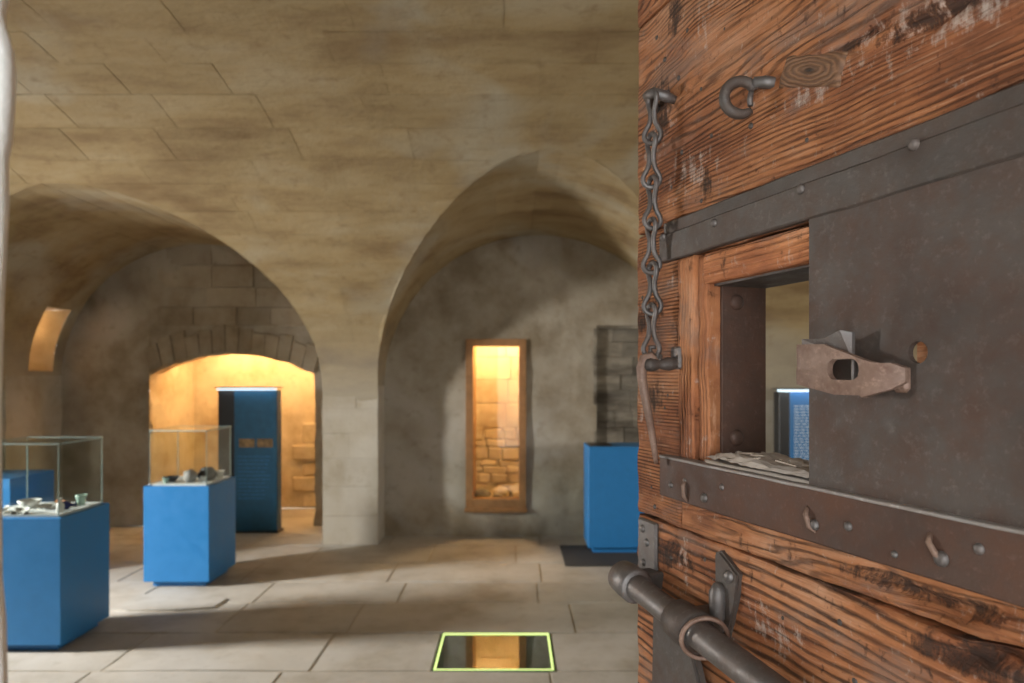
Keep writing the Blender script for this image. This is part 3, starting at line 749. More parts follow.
RK = [(-0.32, 7.62, 0.085, 'squat rubble stone at the left foot of the window shaft', 'darkstone'), (-0.13, 7.78, 0.085, 'rounded brown rubble stone in the middle of the shaft floor', 'warmstone'),
      (0.08, 7.66, 0.075, 'small pale rubble stone at the right foot of the window shaft', 'warmstone'), (-0.16, 7.52, 0.055, 'smallest dark rubble stone lying just behind the window glass', 'darkstone'),
      (0.06, 7.88, 0.095, 'largest rubble stone leaning on the back of the window shaft', 'warmstone')]
for i, (x, y, r_, lb, m_) in enumerate(RK):
    o = obj('rubble_stone', rock(r_, i*3.7, (1.2, 0.9, 0.75)), M[m_], loc=(x, y, SZ0+r_*0.68)); tag(o, lb, 'stone')

# ------------------------------------------------------------------ display cases
def display_case(x0, x1, y0, y1, zb, zt_, label):
    cx, cy = (x0+x1)/2, (y0+y1)/2; a_, b_ = (x1-x0)/2, (y1-y0)/2
    o = empty('display_case', (cx, cy, 0)); tag(o, label, 'display case', 'blue glass display cases')
    obj('plinth', bx(-a_+0.05, a_-0.05, -b_+0.05, b_-0.05, 0.0, 0.045), M['blue'], o)
    obj('cabinet', bx(-a_, a_, -b_, b_, 0.045, zb, bev=0.003), M['blue'], o)
    i = 0.03; t = 0.008
    obj('display_deck', bx(-a_+i+t, a_-i-t, -b_+i+t, b_-i-t, zb, zb+0.012), M['white'], o)
    for q in ((-a_+i, a_-i, -b_+i, -b_+i+t), (-a_+i, a_-i, b_-i-t, b_-i), (-a_+i, -a_+i+t, -b_+i+t, b_-i-t), (a_-i-t, a_-i, -b_+i+t, b_-i-t)):
        obj('glass_side', bx(*q, zb, zt_-t), M['glass'], o)
    obj('glass_lid', bx(-a_+i, a_-i, -b_+i, b_-i, zt_-t, zt_), M['glass'], o)
    bm = bmesh.new(); k = 0.005                                         # polished edges of the panes
    for sx in (-1, 1):
        for sy in (-1, 1):
            xx, yv = sx*(a_-i-k/2), sy*(b_-i-k/2); box(bm, xx-k/2, xx+k/2, yv-k/2, yv+k/2, zb, zt_)
    for sx in (-1, 1):
        box(bm, sx*(a_-i)-k/2, sx*(a_-i)+k/2, -b_+i, b_-i, zt_-t, zt_+0.001); box(bm, -a_+i, a_-i, sx*(b_-i)-k/2, sx*(b_-i)+k/2, zt_-t, zt_+0.001)
    eo = obj('glass_edge', bm, M['glass_edge'], o); eo['kind'] = 'stuff'
    return o
ZB, ZG = 0.79, 1.225
caseA = display_case(-3.25, -2.69, 4.17, 4.68, ZB+0.012, ZG+0.02, 'dark blue display case with pottery sherds and bottles, nearest the doorway')
caseB = display_case(-2.87, -2.36, 5.45, 5.98, ZB, ZG, 'bright blue display case with dark pots, standing before the glowing niche')
M['pot_white'] = plain('white_pottery', (0.66, 0.66, 0.62), 0.4, var=0.08)
M['pot_orange'] = plain('orange_pottery', (0.5, 0.2, 0.07), 0.6, var=0.2)
M['pot_dark'] = plain('dark_pottery', (0.05, 0.045, 0.042), 0.45, var=0.3)
M['pot_grey'] = plain('grey_stone_ball', (0.30, 0.28, 0.26), 0.7, var=0.2)
M['glass_blue'] = plain('cobalt_glass', (0.012, 0.02, 0.10), 0.15)
M['glass_green'] = plain('pale_green_glass', (0.40, 0.56, 0.48), 0.15)
def thingm(name, bm, m, loc, label, cat, rot=(0, 0, 0), smooth=True):
    o = obj(name, bm, m, loc=loc, smooth=smooth); o.rotation_euler = rot; return tag(o, label, cat)
def lbm(prof, n=18):
    bm = bmesh.new(); lathe(bm, prof, n); return bm
dA = ZB+0.012+0.012
BOWL = [(0, 0), (0.03, 0), (0.036, 0.006), (0.058, 0.03), (0.068, 0.05), (0.064, 0.05), (0.052, 0.03), (0.03, 0.010), (0, 0.008)]
def sherd(r, seed, arc=1.9):
    bm = bmesh.new()
    def P(i, j, rr=0):
        a = -arc/2+arc*i/6*(1+0.12*noise.noise(Vector((j*1.1, seed, 0)))); hh = 0.018+0.006*j/2
        q = 0.55+0.45*j/4; return Vector((r*math.cos(a)*q-r*0.7, r*math.sin(a)*q, 0.004+0.02*(j/4)**2+rr))
    grid(bm, lambda i, j: P(i, j), 6, 4); grid(bm, lambda i, j: P(i, j, 0.008), 6, 4)
    bmesh.ops.bridge_loops(bm, edges=[ed for ed in bm.edges if ed.is_boundary])
    return bm
thingm('pottery_bowl', lbm(BOWL), M['pot_white'], (-3.06, 4.44, dA), 'small white bowl with open top behind the sherds in the nearest case', 'bowl')
for i, (x, y, r_, rz, lb) in enumerate([(-3.12, 4.30, 0.08, 0.3, 'large curved white sherd by the front glass of the nearest case'), (-2.98, 4.27, 0.06, 1.4, 'narrow white sherd beside the dark knobs in the nearest case'),
                                  (-2.93, 4.40, 0.07, 2.4, 'white sherd between the white bowl and the orange sherd')]):
    thingm('pottery_sherd', sherd(r_, i*2.3), M['pot_white'], (x, y, dA), lb, 'pottery', (0, 0, rz), False)
thingm('pottery_sherd', sherd(0.075, 9.1, 2.3), M['pot_orange'], (-2.90, 4.50, dA), 'orange terracotta sherd in the nearest display case', 'pottery', (0, 0, 0.8), False)
BOT = [(0, 0), (0.024, 0), (0.027, 0.006), (0.027, 0.055), (0.011, 0.075), (0.010, 0.092), (0.014, 0.094), (0.014, 0.102), (0, 0.102)]
thingm('glass_bottle', lbm(BOT), M['glass_blue'], (-2.83, 4.36, dA+0.027), 'cobalt blue glass bottle lying on its side in the nearest case', 'bottle', (0, PI/2, 0.5))
thingm('glass_bottle', lbm([(r_*0.8, z_*0.85) for r_, z_ in BOT]), M['pot_white'], (-2.775, 4.30, dA), 'small white bottle standing next to the cobalt bottle', 'bottle')
CUP = [(0, 0), (0.022, 0), (0.03, 0.05), (0.036, 0.065), (0.033, 0.065), (0.026, 0.048), (0.018, 0.006), (0, 0.006)]
thingm('glass_cup', lbm(CUP), M['glass_green'], (-2.80, 4.55, dA), 'pale green glass cup near the back of the nearest case', 'cup')
thingm('metal_button', lbm([(0, 0), (0.017, 0), (0.019, 0.006), (0.012, 0.013), (0, 0.015)]), M['pot_dark'], (-3.02, 4.24, dA), 'dark round knob beside the narrow white sherd', 'button')
thingm('metal_button', lbm([(0, 0), (0.014, 0), (0.016, 0.005), (0.010, 0.010), (0, 0.012)]), M['pot_dark'], (-2.94, 4.235, dA), 'smaller dark round knob nearest the front glass corner', 'button')
dB = ZB+0.012
thingm('pottery_bowl', lbm([(r_*0.95, z_*0.8) for r_, z_ in BOWL]), M['pot_dark'], (-2.74, 5.62, dB), 'shallow dark bowl with open top in the case before the niche', 'bowl')
thingm('glass_cup', lbm([(r_*0.7, z_*0.6) for r_, z_ in CUP]), M['glass_green'], (-2.745, 5.55, dB), 'tiny green glass beaker in front of the shallow dark bowl', 'cup')
thingm('stone_ball', rock(0.055, 3.3), M['pot_grey'], (-2.575, 5.60, dB+0.05), 'grey stone shot between the two dark pots', 'stone')
POT = [(0, 0), (0.05, 0), (0.075, 0.025), (0.078, 0.05), (0.055, 0.082), (0.045, 0.088), (0.05, 0.098), (0.044, 0.098), (0.038, 0.086), (0.04, 0.03), (0, 0.01)]
thingm('pottery_jar', lbm(POT), M['pot_dark'], (-2.49, 5.72, dB), 'round dark jar behind the white caption card', 'jar')
bm = bmesh.new(); box(bm, -0.022, 0.022, -0.003, 0.003, 0, 0.045); o = thingm('caption_card', bm, M['white'], (-2.475, 5.60, dB), 'blank white caption card leaning before the dark jar', 'card', (-0.25, 0, 0), False)
thingm('glass_cup', lbm(CUP), M['pot_white'], (-2.42, 5.80, dB), 'white cup at the far corner of the case before the niche', 'cup')

# plain blue plinth with its dark mat, and another at the left
pl = empty('display_plinth', (1.03, 6.66, 0.012)); tag(pl, 'bright blue display plinth on a dark mat beside the open door', 'plinth')
obj('base', bx(-0.28, 0.30, -0.16, 0.17, 0.0, 0.05), M['blue'], pl); obj('cabinet', bx(-0.325, 0.34, -0.2, 0.21, 0.05, 0.985, bev=0.004), M['blue'], pl)
obj('top_slot', bx(-0.30, -0.1, -0.17, 0.17, 0.985, 0.99), M['panel_black'], pl)
o = obj('floor_mat', bx(0.46, 1.75, 6.06, 6.78, 0.004, 0.012, bev=0.002), M['mat']); tag(o, 'dark floor mat under the bright blue plinth', 'mat')
pl2 = empty('display_plinth', (-4.30, 5.85, 0)); tag(pl2, 'blue plinth half hidden behind the nearest glass case', 'plinth')
obj('base', bx(-0.25, 0.25, -0.22, 0.22, 0, 0.045), M['blue'], pl2); obj('cabinet', bx(-0.3, 0.3, -0.27, 0.27, 0.045, 0.83, bev=0.004), M['blue'], pl2)

# ------------------------------------------------------------------ information panels
def info_panel(x, y, wdt, label, pictures, bright):
    o = empty('info_panel', (x, y, 0)); tag(o, label, 'panel', 'lit blue information panels')
    H = 1.50; k = 0.10 if bright else 0.17
    obj('base_plate', bx(-0.01, wdt+0.02, -0.02, 0.16, 0, 0.02), M['panel_black'], o)
    obj('side_post', bx(0, k, 0, 0.14, 0.02, H, bev=0.003), M['panel_black'], o)
    obj('print_board', bx(k, wdt, 0.0, 0.14, 0.02, H, bev=0.003), M['blue_text' if bright else 'blue_dark'], o)
    obj('light_strip', bx(0.0, wdt-0.02, -0.035, 0.05, H+0.004, H+0.022), M['led'], o)
    obj('top_cap', bx(-0.015, wdt+0.015, -0.05, 0.15, H+0.022, H+0.034), M['panel_black'], o)
    if pictures:
        for q in (0, 1): obj('picture', bx(k+0.05+q*0.19, k+0.05+q*0.19+0.165, -0.004, 0.0, 0.90, 0.99), M['photo'], o)
    rnd = random.Random(3); bm = bmesh.new(); z = H-0.14 if bright else 0.80
    while z > (0.75 if bright else 0.35):
        x_ = k+0.04; end = wdt-0.05-rnd.random()*0.08
        while x_ < end:
            wl = rnd.uniform(0.02, 0.06); box(bm, x_, min(x_+wl, end), -0.0025, 0.0, z, z+(0.011 if bright else 0.006)); x_ += wl+0.012
        z -= 0.028 if bright else 0.04
    t_ = obj('print_lines', bm, M['text'] if bright else M['blue'], o); t_['kind'] = 'stuff'
    return o
info_panel(-3.09, 7.36, 0.62, 'dark blue information panel with brown pictures standing in the arched niche', True, False)
info_panel(2.52, 6.60, 0.62, 'blue information panel with white text seen through the door hatch', False, True)
d = bpy.data.lights.new('panel_light', 'AREA'); d.shape = 'RECTANGLE'; d.size = 0.58; d.size_y = 0.02; d.energy = 0.35; d.color = (0.75, 0.9, 1)
for px_, py_ in ((-2.78, 7.30), (2.83, 6.54)):
    o = bpy.data.objects.new('panel_light', d); COL.objects.link(o); o.location = (px_, py_, 1.50); o.rotation_euler = (math.radians(25), 0, 0)

# ------------------------------------------------------------------ the open plank door (local x from the free edge to the hinges, y into the thickness)
TH = 0.095
ANG = math.atan2(-0.948, 0.318)
door = struct(empty('door_1', (0.21, 1.18, 0), ANG), 'open weathered reddish plank door with iron straps and a hatch', 'door')
UW = 0.90
HU0, HU1, HZ0, HZ1 = 0.204, 0.62, 1.53, 1.78                          # hatch opening
DENT = [(0.55, 1.447, 0.10, 0.014, 0.022), (0.62, 1.41, 0.06, 0.012, 0.016), (0.47, 1.998, 0.05, 0.008, 0.010), (0.60, 1.99, 0.10, 0.010, 0.012), (0.34, 1.335, 0.06, 0.03, 0.004), (0.16, 2.085, 0.09, 0.004, 0.006), (0.11, 1.40, 0.05, 0.012, 0.008)]
def plank(name, u0, u1, z0, z1, m, y0=0.0, y1=TH, seed=0, amp=0.0025, ragged=0.002, su=0.006, sz=0.006):
    """a plank with a worn, dented face; edges rounded back"""
    nu, nv = max(2, round((u1-u0)/su)), max(2, round((z1-z0)/sz)); bm = bmesh.new()
    def P(i, j):
        u, z = u0+(u1-u0)*i/nu, z0+(z1-z0)*j/nv
        d = amp*fn((u*1.6, 0, z*6), 3, seed, 4)+amp*0.5*fn((u*3, 0, z*40), 1, seed+2, 3)
        ed = min(min(i, nu-i)*(u1-u0)/nu, min(j, nv-j)*(z1-z0)/nv)
        for du, dz, ru, rz, dd in DENT:
            q = ((u-du-0.2*(z-dz))/ru)**2+((z-dz-0.012*math.sin(u*31))/rz)**2
            if q < 1: d += dd*(1-q)
        d += 0.004*max(0, 1-ed/0.006)**2
        if i in (0, nu): u += ragged*fn((0, 0, z), 18, seed+u0, 4)
        if j in (0, nv): z += ragged*fn((u, 0, 0), 14, seed+z0, 4)
        return Vector((u, y0+d, z))
    V = grid(bm, P, nu, nv)
    rim = [V[i][0] for i in range(nu)]+[V[nu][j] for j in range(nv)]+[V[i][nv] for i in range(nu, 0, -1)]+[V[0][j] for j in range(nv, 0, -1)]
    bk = [bm.verts.new((v.co.x, y1, v.co.z)) for v in rim]; n = len(rim)
    for q in range(n): bm.faces.new((rim[q], bk[q], bk[(q+1) % n], rim[(q+1) % n]))
    bm.faces.new(bk[::-1])
    o = obj(name, bm, m, door); 
    for p in o.data.polygons[:nu*nv]: p.use_smooth = True
    return o
G = 0.0018
for z0, z1, s in ((0.03, 0.40, 1), (0.40, 0.78, 2), (0.78, 1.10, 3)): plank('plank', 0, UW, z0+G, z1-G, M['wood'], seed=s, su=0.02, sz=0.02)
plank('plank', 0, UW, 1.10+G, 1.42-G, M['wood_ridge'], seed=4, amp=0.0035, ragged=0.004)
plank('plank', 0, 0.134, 1.42+G, 1.885-G, M['wood_end'], seed=5, su=0.004, sz=0.004)
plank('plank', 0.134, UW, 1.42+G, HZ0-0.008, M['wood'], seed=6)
plank('plank', 0.134, UW, 1.826, 1.885-G, M['wood'], seed=7)
plank('plank', HU1, UW, HZ0-0.008, 1.826, M['wood'], seed=8, su=0.02, sz=0.02)
plank('plank', 0, UW, 1.885+G, 2.235-G, M['wood'], seed=9)
plank('plank', 0, UW, 2.235+G, 2.36, M['wood'], seed=10)
# hatch lining
plank('hatch_stile', 0.135, 0.176, 1.527, 1.825, M['wood_v'], y0=-0.006, seed=11, su=0.003, ragged=0.001)
plank('hatch_stile', 0.177, 0.203, 1.527, 1.822, M['wood_v'], y0=0.002, seed=12, su=0.003, ragged=0.0015)
plank('hatch_rail', 0.198, HU1, HZ1, 1.822, M['wood_pale'], y0=-0.004, seed=13, su=0.004, sz=0.004, ragged=0.001)
lin = obj('iron_lining', bx(HU0-0.004, HU0+0.004, 0.022, TH+0.002, HZ0, HZ1+0.02, bev=0.001), M['iron_rust'], door)
obj('iron_lining', bx(HU0, HU1, 0.012, TH+0.002, HZ1-0.003, HZ1+0.002), M['iron'], door)
plank('hatch_sill', HU0-0.004, HU1, HZ0-0.006, HZ0+0.002, M['putty'], y0=-0.006, seed=14, su=0.008, sz=0.004)
def sillP(i, j):
    u, y = HU0+0.002+(HU1-HU0-0.002)*i/60, -0.006+(TH+0.008)*j/24
    return Vector((u, y, HZ0+0.003+0.012*abs(fn((u*0.8, y*2, 0), 14, 3, 5))+0.004*(fn((u*0.6, y*3, 0), 9, 8, 3) > 0.05)-0.003*(j in (0, 24))))
bm = bmesh.new(); grid(bm, sillP, 60, 24); obj('flaking_putty', bm, M['putty'], door)
for k in range(7):                                                     # loose splinters on the sill
    u = 0.235+0.028*k; bm = bmesh.new(); L_ = random.uniform(0.012, 0.035)
    box(bm, -L_/2, L_/2, -0.0022, 0.0022, 0, 0.002); o = obj('splinter', bm, M['putty'], door, (u, random.uniform(0.0, 0.05), HZ0+0.012)); o.rotation_euler = (random.uniform(-.2, .2), random.uniform(-.15, .15), random.uniform(-.5, .5))

# rivets and nails share their meshes
def dome(r, h, n=10):
    bm = bmesh.new(); lathe(bm, [(r, 0), (r*0.94, h*0.45), (r*0.6, h*0.9), (0, h)], n, Matrix.Rotation(PI/2, 4, 'X'))   # points to -y
    me = bpy.data.meshes.new('rivet'); bmesh.ops.recalc_face_normals(bm, faces=bm.faces); bm.to_mesh(me); bm.free()
    for p in me.polygons: p.use_smooth = True
    return me
RIV = dome(0.0075, 0.006); RIV2 = dome(0.0115, 0.006, 14); NAIL = dome(0.0038, 0.0028, 8)
RIV.materials.append(M['iron_grey']); RIV2.materials.append(M['iron_rust']); NAIL.materials.append(M['iron'])
def rivet(nm, me, parent, u, y, z, s=1.0):
    o = bpy.data.objects.new(nm, me); COL.objects.link(o); o.parent = parent; o.location = (u, y, z); o.scale = (s, s, s); return o
# upper strap: two layered bars
def bar(nm, u0, u1, y0, y1, z0, z1, m, seed=0, bev=0.002):
    bm = bmesh.new(); n = max(4, round((u1-u0)/0.02)); prof = [(y1, z0), (y0+bev, z0), (y0, z0+bev), (y0, z1-bev), (y0+bev, z1), (y1, z1)]
    R = []
    for i in range(n+1):
        u = u0+(u1-u0)*i/n; dz = 0.0012*fn((u, 0, 0), 9, seed, 3); dy = 0.0012*fn((u, 3, 0), 7, seed, 3)
        R.append([bm.verts.new((u, y+(dy if y < y1 else 0), z+dz)) for y, z in prof])
    for i in range(n):
        for q in range(6): bm.faces.new((R[i][q], R[i+1][q], R[i+1][(q+1) % 6], R[i][(q+1) % 6]))
    bm.faces.new(R[0]); bm.faces.new(R[-1][::-1])
    return obj(nm, bm, m, door)
us = bar('upper_strap', 0.092, UW-0.01, -0.011, 0.0, 1.826, 1.868, M['iron'], 1)
uf = bar('strap_flange', 0.10, UW-0.01, -0.0075, 0.0, 1.866, 1.886, M['iron'], 5)
bar('strap_highlight', 0.102, UW-0.01, -0.0175, 0.0, 1.5245, 1.5285, M['iron_highlight'], 4, 0.001)  # highlight along the lower strap's top edge, built as a pale strip
ls = bar('lower_strap', 0.102, UW-0.01, -0.016, 0.0, 1.466, 1.5265, M['iron_rust'], 2)
for u, z in ((0.104, 1.864), (0.237, 1.858), (0.403, 1.862), (0.552, 1.866), (0.70, 1.86)): rivet('rivet', RIV, us, u, -0.0105, z, 0.8)
for u, z, s in ((0.135, 1.487, 0.6), (0.172, 1.499, 0.5), (0.222, 1.482, 0.9), (0.262, 1.503, 0.6), (0.43, 1.487, 0.85), (0.478, 1.495, 0.7), (0.535, 1.470+0.01, 0.5), (0.585, 1.488, 1.0), (0.62, 1.505, 0.7)): rivet('rivet', RIV, ls, u, -0.0155, z, s)
# bent nail ends on the lower strap
for u, z, a_ in ((0.172, 1.488, 1.2), (0.418, 1.493, 0.8), (0.572, 1.497, 0.5)):
    bm = bmesh.new(); tube(bm, [(u, -0.014, z+0.012), (u+0.004, -0.021, z+0.004), (u+0.012*math.cos(a_), -0.020, z-0.012*math.sin(a_)), (u+0.02*math.cos(a_), -0.016, z-0.02*math.sin(a_))], [0.002, 0.003, 0.003, 0.001], 8)
    obj('bent_nail', bm, M['iron_tan'], ls, smooth=True)
for z in (1.755, 1.562):
    o = rivet('rivet', RIV2, lin, HU0+0.004, 0.046, z); o.rotation_euler = (0, 0, PI/2)

# iron shutter plate with a round hole and its bent hasp
PU0, PU1, PZ0, PZ1 = 0.412, UW-0.02, 1.522, 1.832
HC = (0.553, 1.672); HR = 0.0105
bm = bmesh.new()
def ringpts(y, r): return [(HC[0]+r*math.cos(2*PI*k/24), y, HC[1]+r*math.sin(2*PI*k/24)) for k in range(24)]
fy, by = -0.0075, -0.0015
outer = [(PU0, PZ0), (HC[0], PZ0), (PU1, PZ0), (PU1, HC[1]), (PU1, PZ1), (HC[0], PZ1), (PU0, PZ1), (PU0, HC[1])]
def plate_face(y):
    rg = [bm.verts.new(p) for p in ringpts(y, HR)]
    ot = []
    for k in range(24):
        a_ = 2*PI*k/24; cx_, cz_ = math.cos(a_), math.sin(a_)
        tx = ((PU1 if cx_ > 0 else PU0)-HC[0])/cx_ if abs(cx_) > 1e-6 else 1e9
        tz = ((PZ1 if cz_ > 0 else PZ0)-HC[1])/cz_ if abs(cz_) > 1e-6 else 1e9
        t = min(tx, tz); ot.append(bm.verts.new((HC[0]+t*cx_, y, HC[1]+t*cz_)))
    cs = {}
    for k in range(24):
        n_ = (k+1) % 24; q = [rg[k], ot[k]]
        pa, pb = ot[k].co, ot[n_].co
        if abs(pa.x-pb.x) > 1e-5 and abs(pa.z-pb.z) > 1e-5:             # a corner lies between
            cxx = PU1 if max(pa.x, pb.x) > HC[0]+1e-4 and (abs(pa.x-PU1) < 1e-5 or abs(pb.x-PU1) < 1e-5) else PU0
            czz = PZ1 if abs(pa.z-PZ1) < 1e-5 or abs(pb.z-PZ1) < 1e-5 else PZ0
            c_ = bm.verts.new((cxx, y, czz)); q.append(c_); cs[k] = c_
        q += [ot[n_], rg[n_]]; bm.faces.new(q)
    loop = []
    for k in range(24):
        loop.append(ot[k])
        if k in cs: loop.append(cs[k])
    return rg, loop
r1, l1 = plate_face(fy); r2, l2 = plate_face(by)
for A_, B_ in ((r1, r2), (l1, l2)):
    n_ = len(A_)
    for k in range(n_): bm.faces.new((A_[k], A_[(k+1) % n_], B_[(k+1) % n_], B_[k]))
plate = obj('shutter_plate', bm, M['iron_plate'], door)
obj('hole_plug', bx(HC[0]-0.011, HC[0]+0.011, 0.004, 0.012, HC[1]-0.011, HC[1]+0.011), M['wood_pale'], door)
bm = bmesh.new()                                                       # frame strips the shutter runs behind
# hasp: strip standing off the plate, with a slot, turned down to the plate at its far end
def hasp():
    bm = bmesh.new(); n = 60; nz_ = 22
    def prof(t):                                                       # t 0..1 along the strip: u, stand-off, z low, z high
        u = 0.425+0.120*t
        y = -0.036 if t < 0.72 else -0.036+0.022*((t-0.72)/0.28)**2
        zh = 1.6845-0.004*t if t < 0.35 else 1.682-0.0195*(t-0.35)/0.5 if t < 0.85 else 1.6625
        zl = 1.641-0.010*min(1, t/0.45) if t < 0.75 else 1.629+0.011*(t-0.75)/0.25
        if t > 0.93: q = (t-0.93)/0.07; zh -= 0.005*q; zl += 0.004*q
        return u, y, zl, zh
    def face(off):
        V = []
        for i in range(n+1):
            u, y, zl, zh = prof(i/n)
            col = []
            for j in range(nz_+1):
                uu, z = u, zl+(zh-zl)*j/nz_; cxs = min(max(uu, 0.4805), 0.5015); dv = Vector((uu-cxs, z-1.6565)); r = dv.length
                if 1e-5 < r and abs(r-0.0105) < 0.0013: dv *= 0.0105/r; uu, z = cxs+dv.x, 1.6565+dv.y
                col.append(bm.verts.new((uu, y+off+0.0012*fn((u, 0, j*0.005), 30, 2, 2), z)))
            V.append(col)
        return V
    Fv, Bv = face(0), face(0.007)
    def slot(i, j):
        u, y, zl, zh = prof((i+0.5)/n); z = zl+(zh-zl)*(j+0.5)/nz_
        du = max(0, abs(u-0.491)-0.0105); return du*du+(z-0.0005-1.656)**2 < 0.0105**2
    for i in range(n):
        for j in range(nz_):
            if slot(i, j): continue
            bm.faces.new((Fv[i][j], Fv[i+1][j], Fv[i+1][j+1], Fv[i][j+1])); bm.faces.new((Bv[i][j], Bv[i][j+1], Bv[i+1][j+1], Bv[i+1][j]))
            for di, dj, p_, q_ in ((-1, 0, (i, j), (i, j+1)), (1, 0, (i+1, j+1), (i+1, j)), (0, -1, (i+1, j), (i, j)), (0, 1, (i, j+1), (i+1, j+1))):
                a_, b_ = i+di, j+dj
                if not (0 <= a_ < n and 0 <= b_ < nz_) or slot(a_, b_):
                    bm.faces.new((Fv[p_[0]][p_[1]], Fv[q_[0]][q_[1]], Bv[q_[0]][q_[1]], Bv[p_[0]][p_[1]]))
    bmesh.ops.remove_doubles(bm, verts=bm.verts, dist=1e-6)
    return bm
hs = obj('hasp', hasp(), M['iron_tan'], plate)
bm = bmesh.new()                                                       # pointed fin behind the hasp
pts = [(0.432, 1.667), (0.492, 1.667), (0.492, 1.694), (0.486, 1.6965), (0.464, 1.689), (0.432, 1.690)]
f = [bm.verts.new((u, -0.035+(0.010 if u > 0.487 else 0), z)) for u, z in pts]; bk = [bm.verts.new((u, -0.031+(0.010 if u > 0.487 else 0), z)) for u, z in pts]
bm.faces.new(f); bm.faces.new(bk[::-1])
for q in range(6): bm.faces.new((f[q], bk[q], bk[(q+1) % 6], f[(q+1) % 6]))
obj('fin', bm, M['iron_grey'], plate)
obj('hasp_leg', bx(0.425, 0.431, -0.036, -0.007, 1.642, 1.682, bev=0.0015), M['iron_tan'], plate)
obj('slot_bar', bx(0.493, 0.4965, -0.028, -0.006, 1.645, 1.667, bev=0.001), M['iron_grey'], plate)
obj('hasp_foot', bx(0.527, 0.546, -0.0125, -0.006, 1.634, 1.659, bev=0.004), M['iron_tan'], plate)

# iron eye with its shank near the top
wx_, wy_ = 0.318, 0.948                                                # the eye stands out from the door
def eyeP(a_, r=0.0205): return (0.317+r*math.cos(a_)*wx_, -0.028+r*math.cos(a_)*wy_, 1.996+r*math.sin(a_))
bm = bmesh.new(); tube(bm, [eyeP(math.radians(28+16.5*k)) for k in range(18)], [0.0068]*15+[0.0062, 0.0055, 0.0045], 12)
eye = obj('eye_bolt', bm, M['iron'], door, smooth=True)
bm = bmesh.new(); tube(bm, [eyeP(math.radians(40)), (0.326, -0.012, 2.0135), (0.333, -0.004, 2.012), (0.344, 0.004, 2.008)], [0.0066, 0.0075, 0.008, 0.007], 10)
obj('eye_shank', bm, M['iron_grey'], eye, smooth=True)
bm = bmesh.new(); tube(bm, [(0.322, -0.016, 2.003), (0.322, -0.018, 1.994), (0.323, -0.018, 1.985)], 0.0035, 8)
obj('bent_tip', bm, M['iron_grey'], eye, smooth=True)
# tilted plug with a ringed knot beside the eye, torn fibres below it
bm = bmesh.new()
def plugP(i, j):
    u, z = -0.052+0.104*i/34, -0.019+0.038*j/14; ed = min(min(i, 34-i)*0.104/34, min(j, 14-j)*0.038/14)
    return (u+0.002*fn((0, 0, z), 40, 3), -0.004+0.0015*fn((u, 0, z), 30, 1)+0.006*max(0, 1-ed/0.006)**2, z+0.002*fn((u, 0, 0), 30, 2))
V = grid(bm, plugP, 34, 14); ob_ = obj('knot_plug', bm, M['knot'], door, (0.408, 0, 1.996), smooth=True); ob_.rotation_euler = (0, math.radians(21), 0)
# nails over the boards
rn = random.Random(5)
for u, z in [(0.066, 2.19), (0.09, 2.145), (0.13, 2.10), (0.10, 2.09), (0.155, 2.16), (0.21, 2.20), (0.245, 2.12), (0.19, 2.06), (0.14, 1.985), (0.215, 1.985), (0.30, 1.97), (0.11, 1.94), (0.19, 1.90), (0.40, 1.92), (0.34, 2.15),
             (0.02, 1.78), (0.09, 1.60), (0.05, 1.47), (0.10, 1.62), (0.06, 1.44), (0.20, 1.39), (0.36, 1.36), (0.45, 1.385), (0.52, 1.40), (0.47, 1.33), (0.62, 1.37), (0.40, 1.31), (0.11, 1.37)]:
    rivet('nail', NAIL, door, u, 0.001, z, rn.uniform(0.7, 1.2))
# long dark cracks: sunken splits drawn as narrow slivers of shadowed gap are left to the plank joints

# staple rod that the hanging pin is hooked over
bm = bmesh.new(); tube(bm, [(0.142, 0.006, 1.669), (0.139, -0.006, 1.669), (0.137, -0.014, 1.668), (0.1355, -0.021, 1.668), (0.134, -0.029, 1.667), (0.133, -0.034, 1.667), (0.1315, -0.041, 1.667), (0.130, -0.049, 1.667), (0.129, -0.055, 1.667), (0.1285, -0.058, 1.667)],
     [0.0065, 0.0065, 0.009, 0.0105, 0.0085, 0.0065, 0.0095, 0.0105, 0.0085, 0.004], 14)
stp = obj('staple', bm, M['iron'], door, smooth=True)
obj('staple_plate', bx(0.122, 0.148, -0.010, 0.002, 1.660, 1.694, bev=0.003), M['iron_grey'], stp)
bm = bmesh.new(); tube(bm, [(0.068, 0.004, 2.074), (0.074, -0.016, 2.082), (0.090, -0.030, 2.084), (0.108, -0.030, 2.082), (0.116, -0.014, 2.076), (0.118, 0.004, 2.070)], [0.006, 0.0075, 0.008, 0.0085, 0.008, 0.006], 10)
obj('chain_staple', bm, M['iron_grey'], door, smooth=True)
# bottom fittings: corner bracket, strap stub, sliding bolt
bm = bmesh.new(); box(bm, 0.014, 0.072, -0.006, 0.002, 1.315, 1.416, bev=0.003)
bkt = obj('corner_bracket', bm, M['iron_grey'], door)
for u, z in ((0.032, 1.40), (0.046, 1.38), (0.035, 1.345)): rivet('rivet', RIV, bkt, u, -0.005, z, 0.9)
bm = bmesh.new(); R_ = [(0.232, 1.408), (0.244, 1.414), (0.284, 1.392), (0.276, 1.355), (0.262, 1.30), (0.240, 1.30), (0.236, 1.35)]
f = [bm.verts.new((u, -0.008, z)) for u, z in R_]; bk = [bm.verts.new((u, 0.003, z)) for u, z in R_]
bm.faces.new(f); bm.faces.new(bk[::-1])
for q in range(len(R_)): bm.faces.new((f[q], bk[q], bk[(q+1) % len(R_)], f[(q+1) % len(R_)]))
bmesh.ops.bevel(bm, geom=[ed for ed in bm.edges if ed.verts[0] in f and ed.verts[1] in f], offset=0.003, segments=2, affect='EDGES')
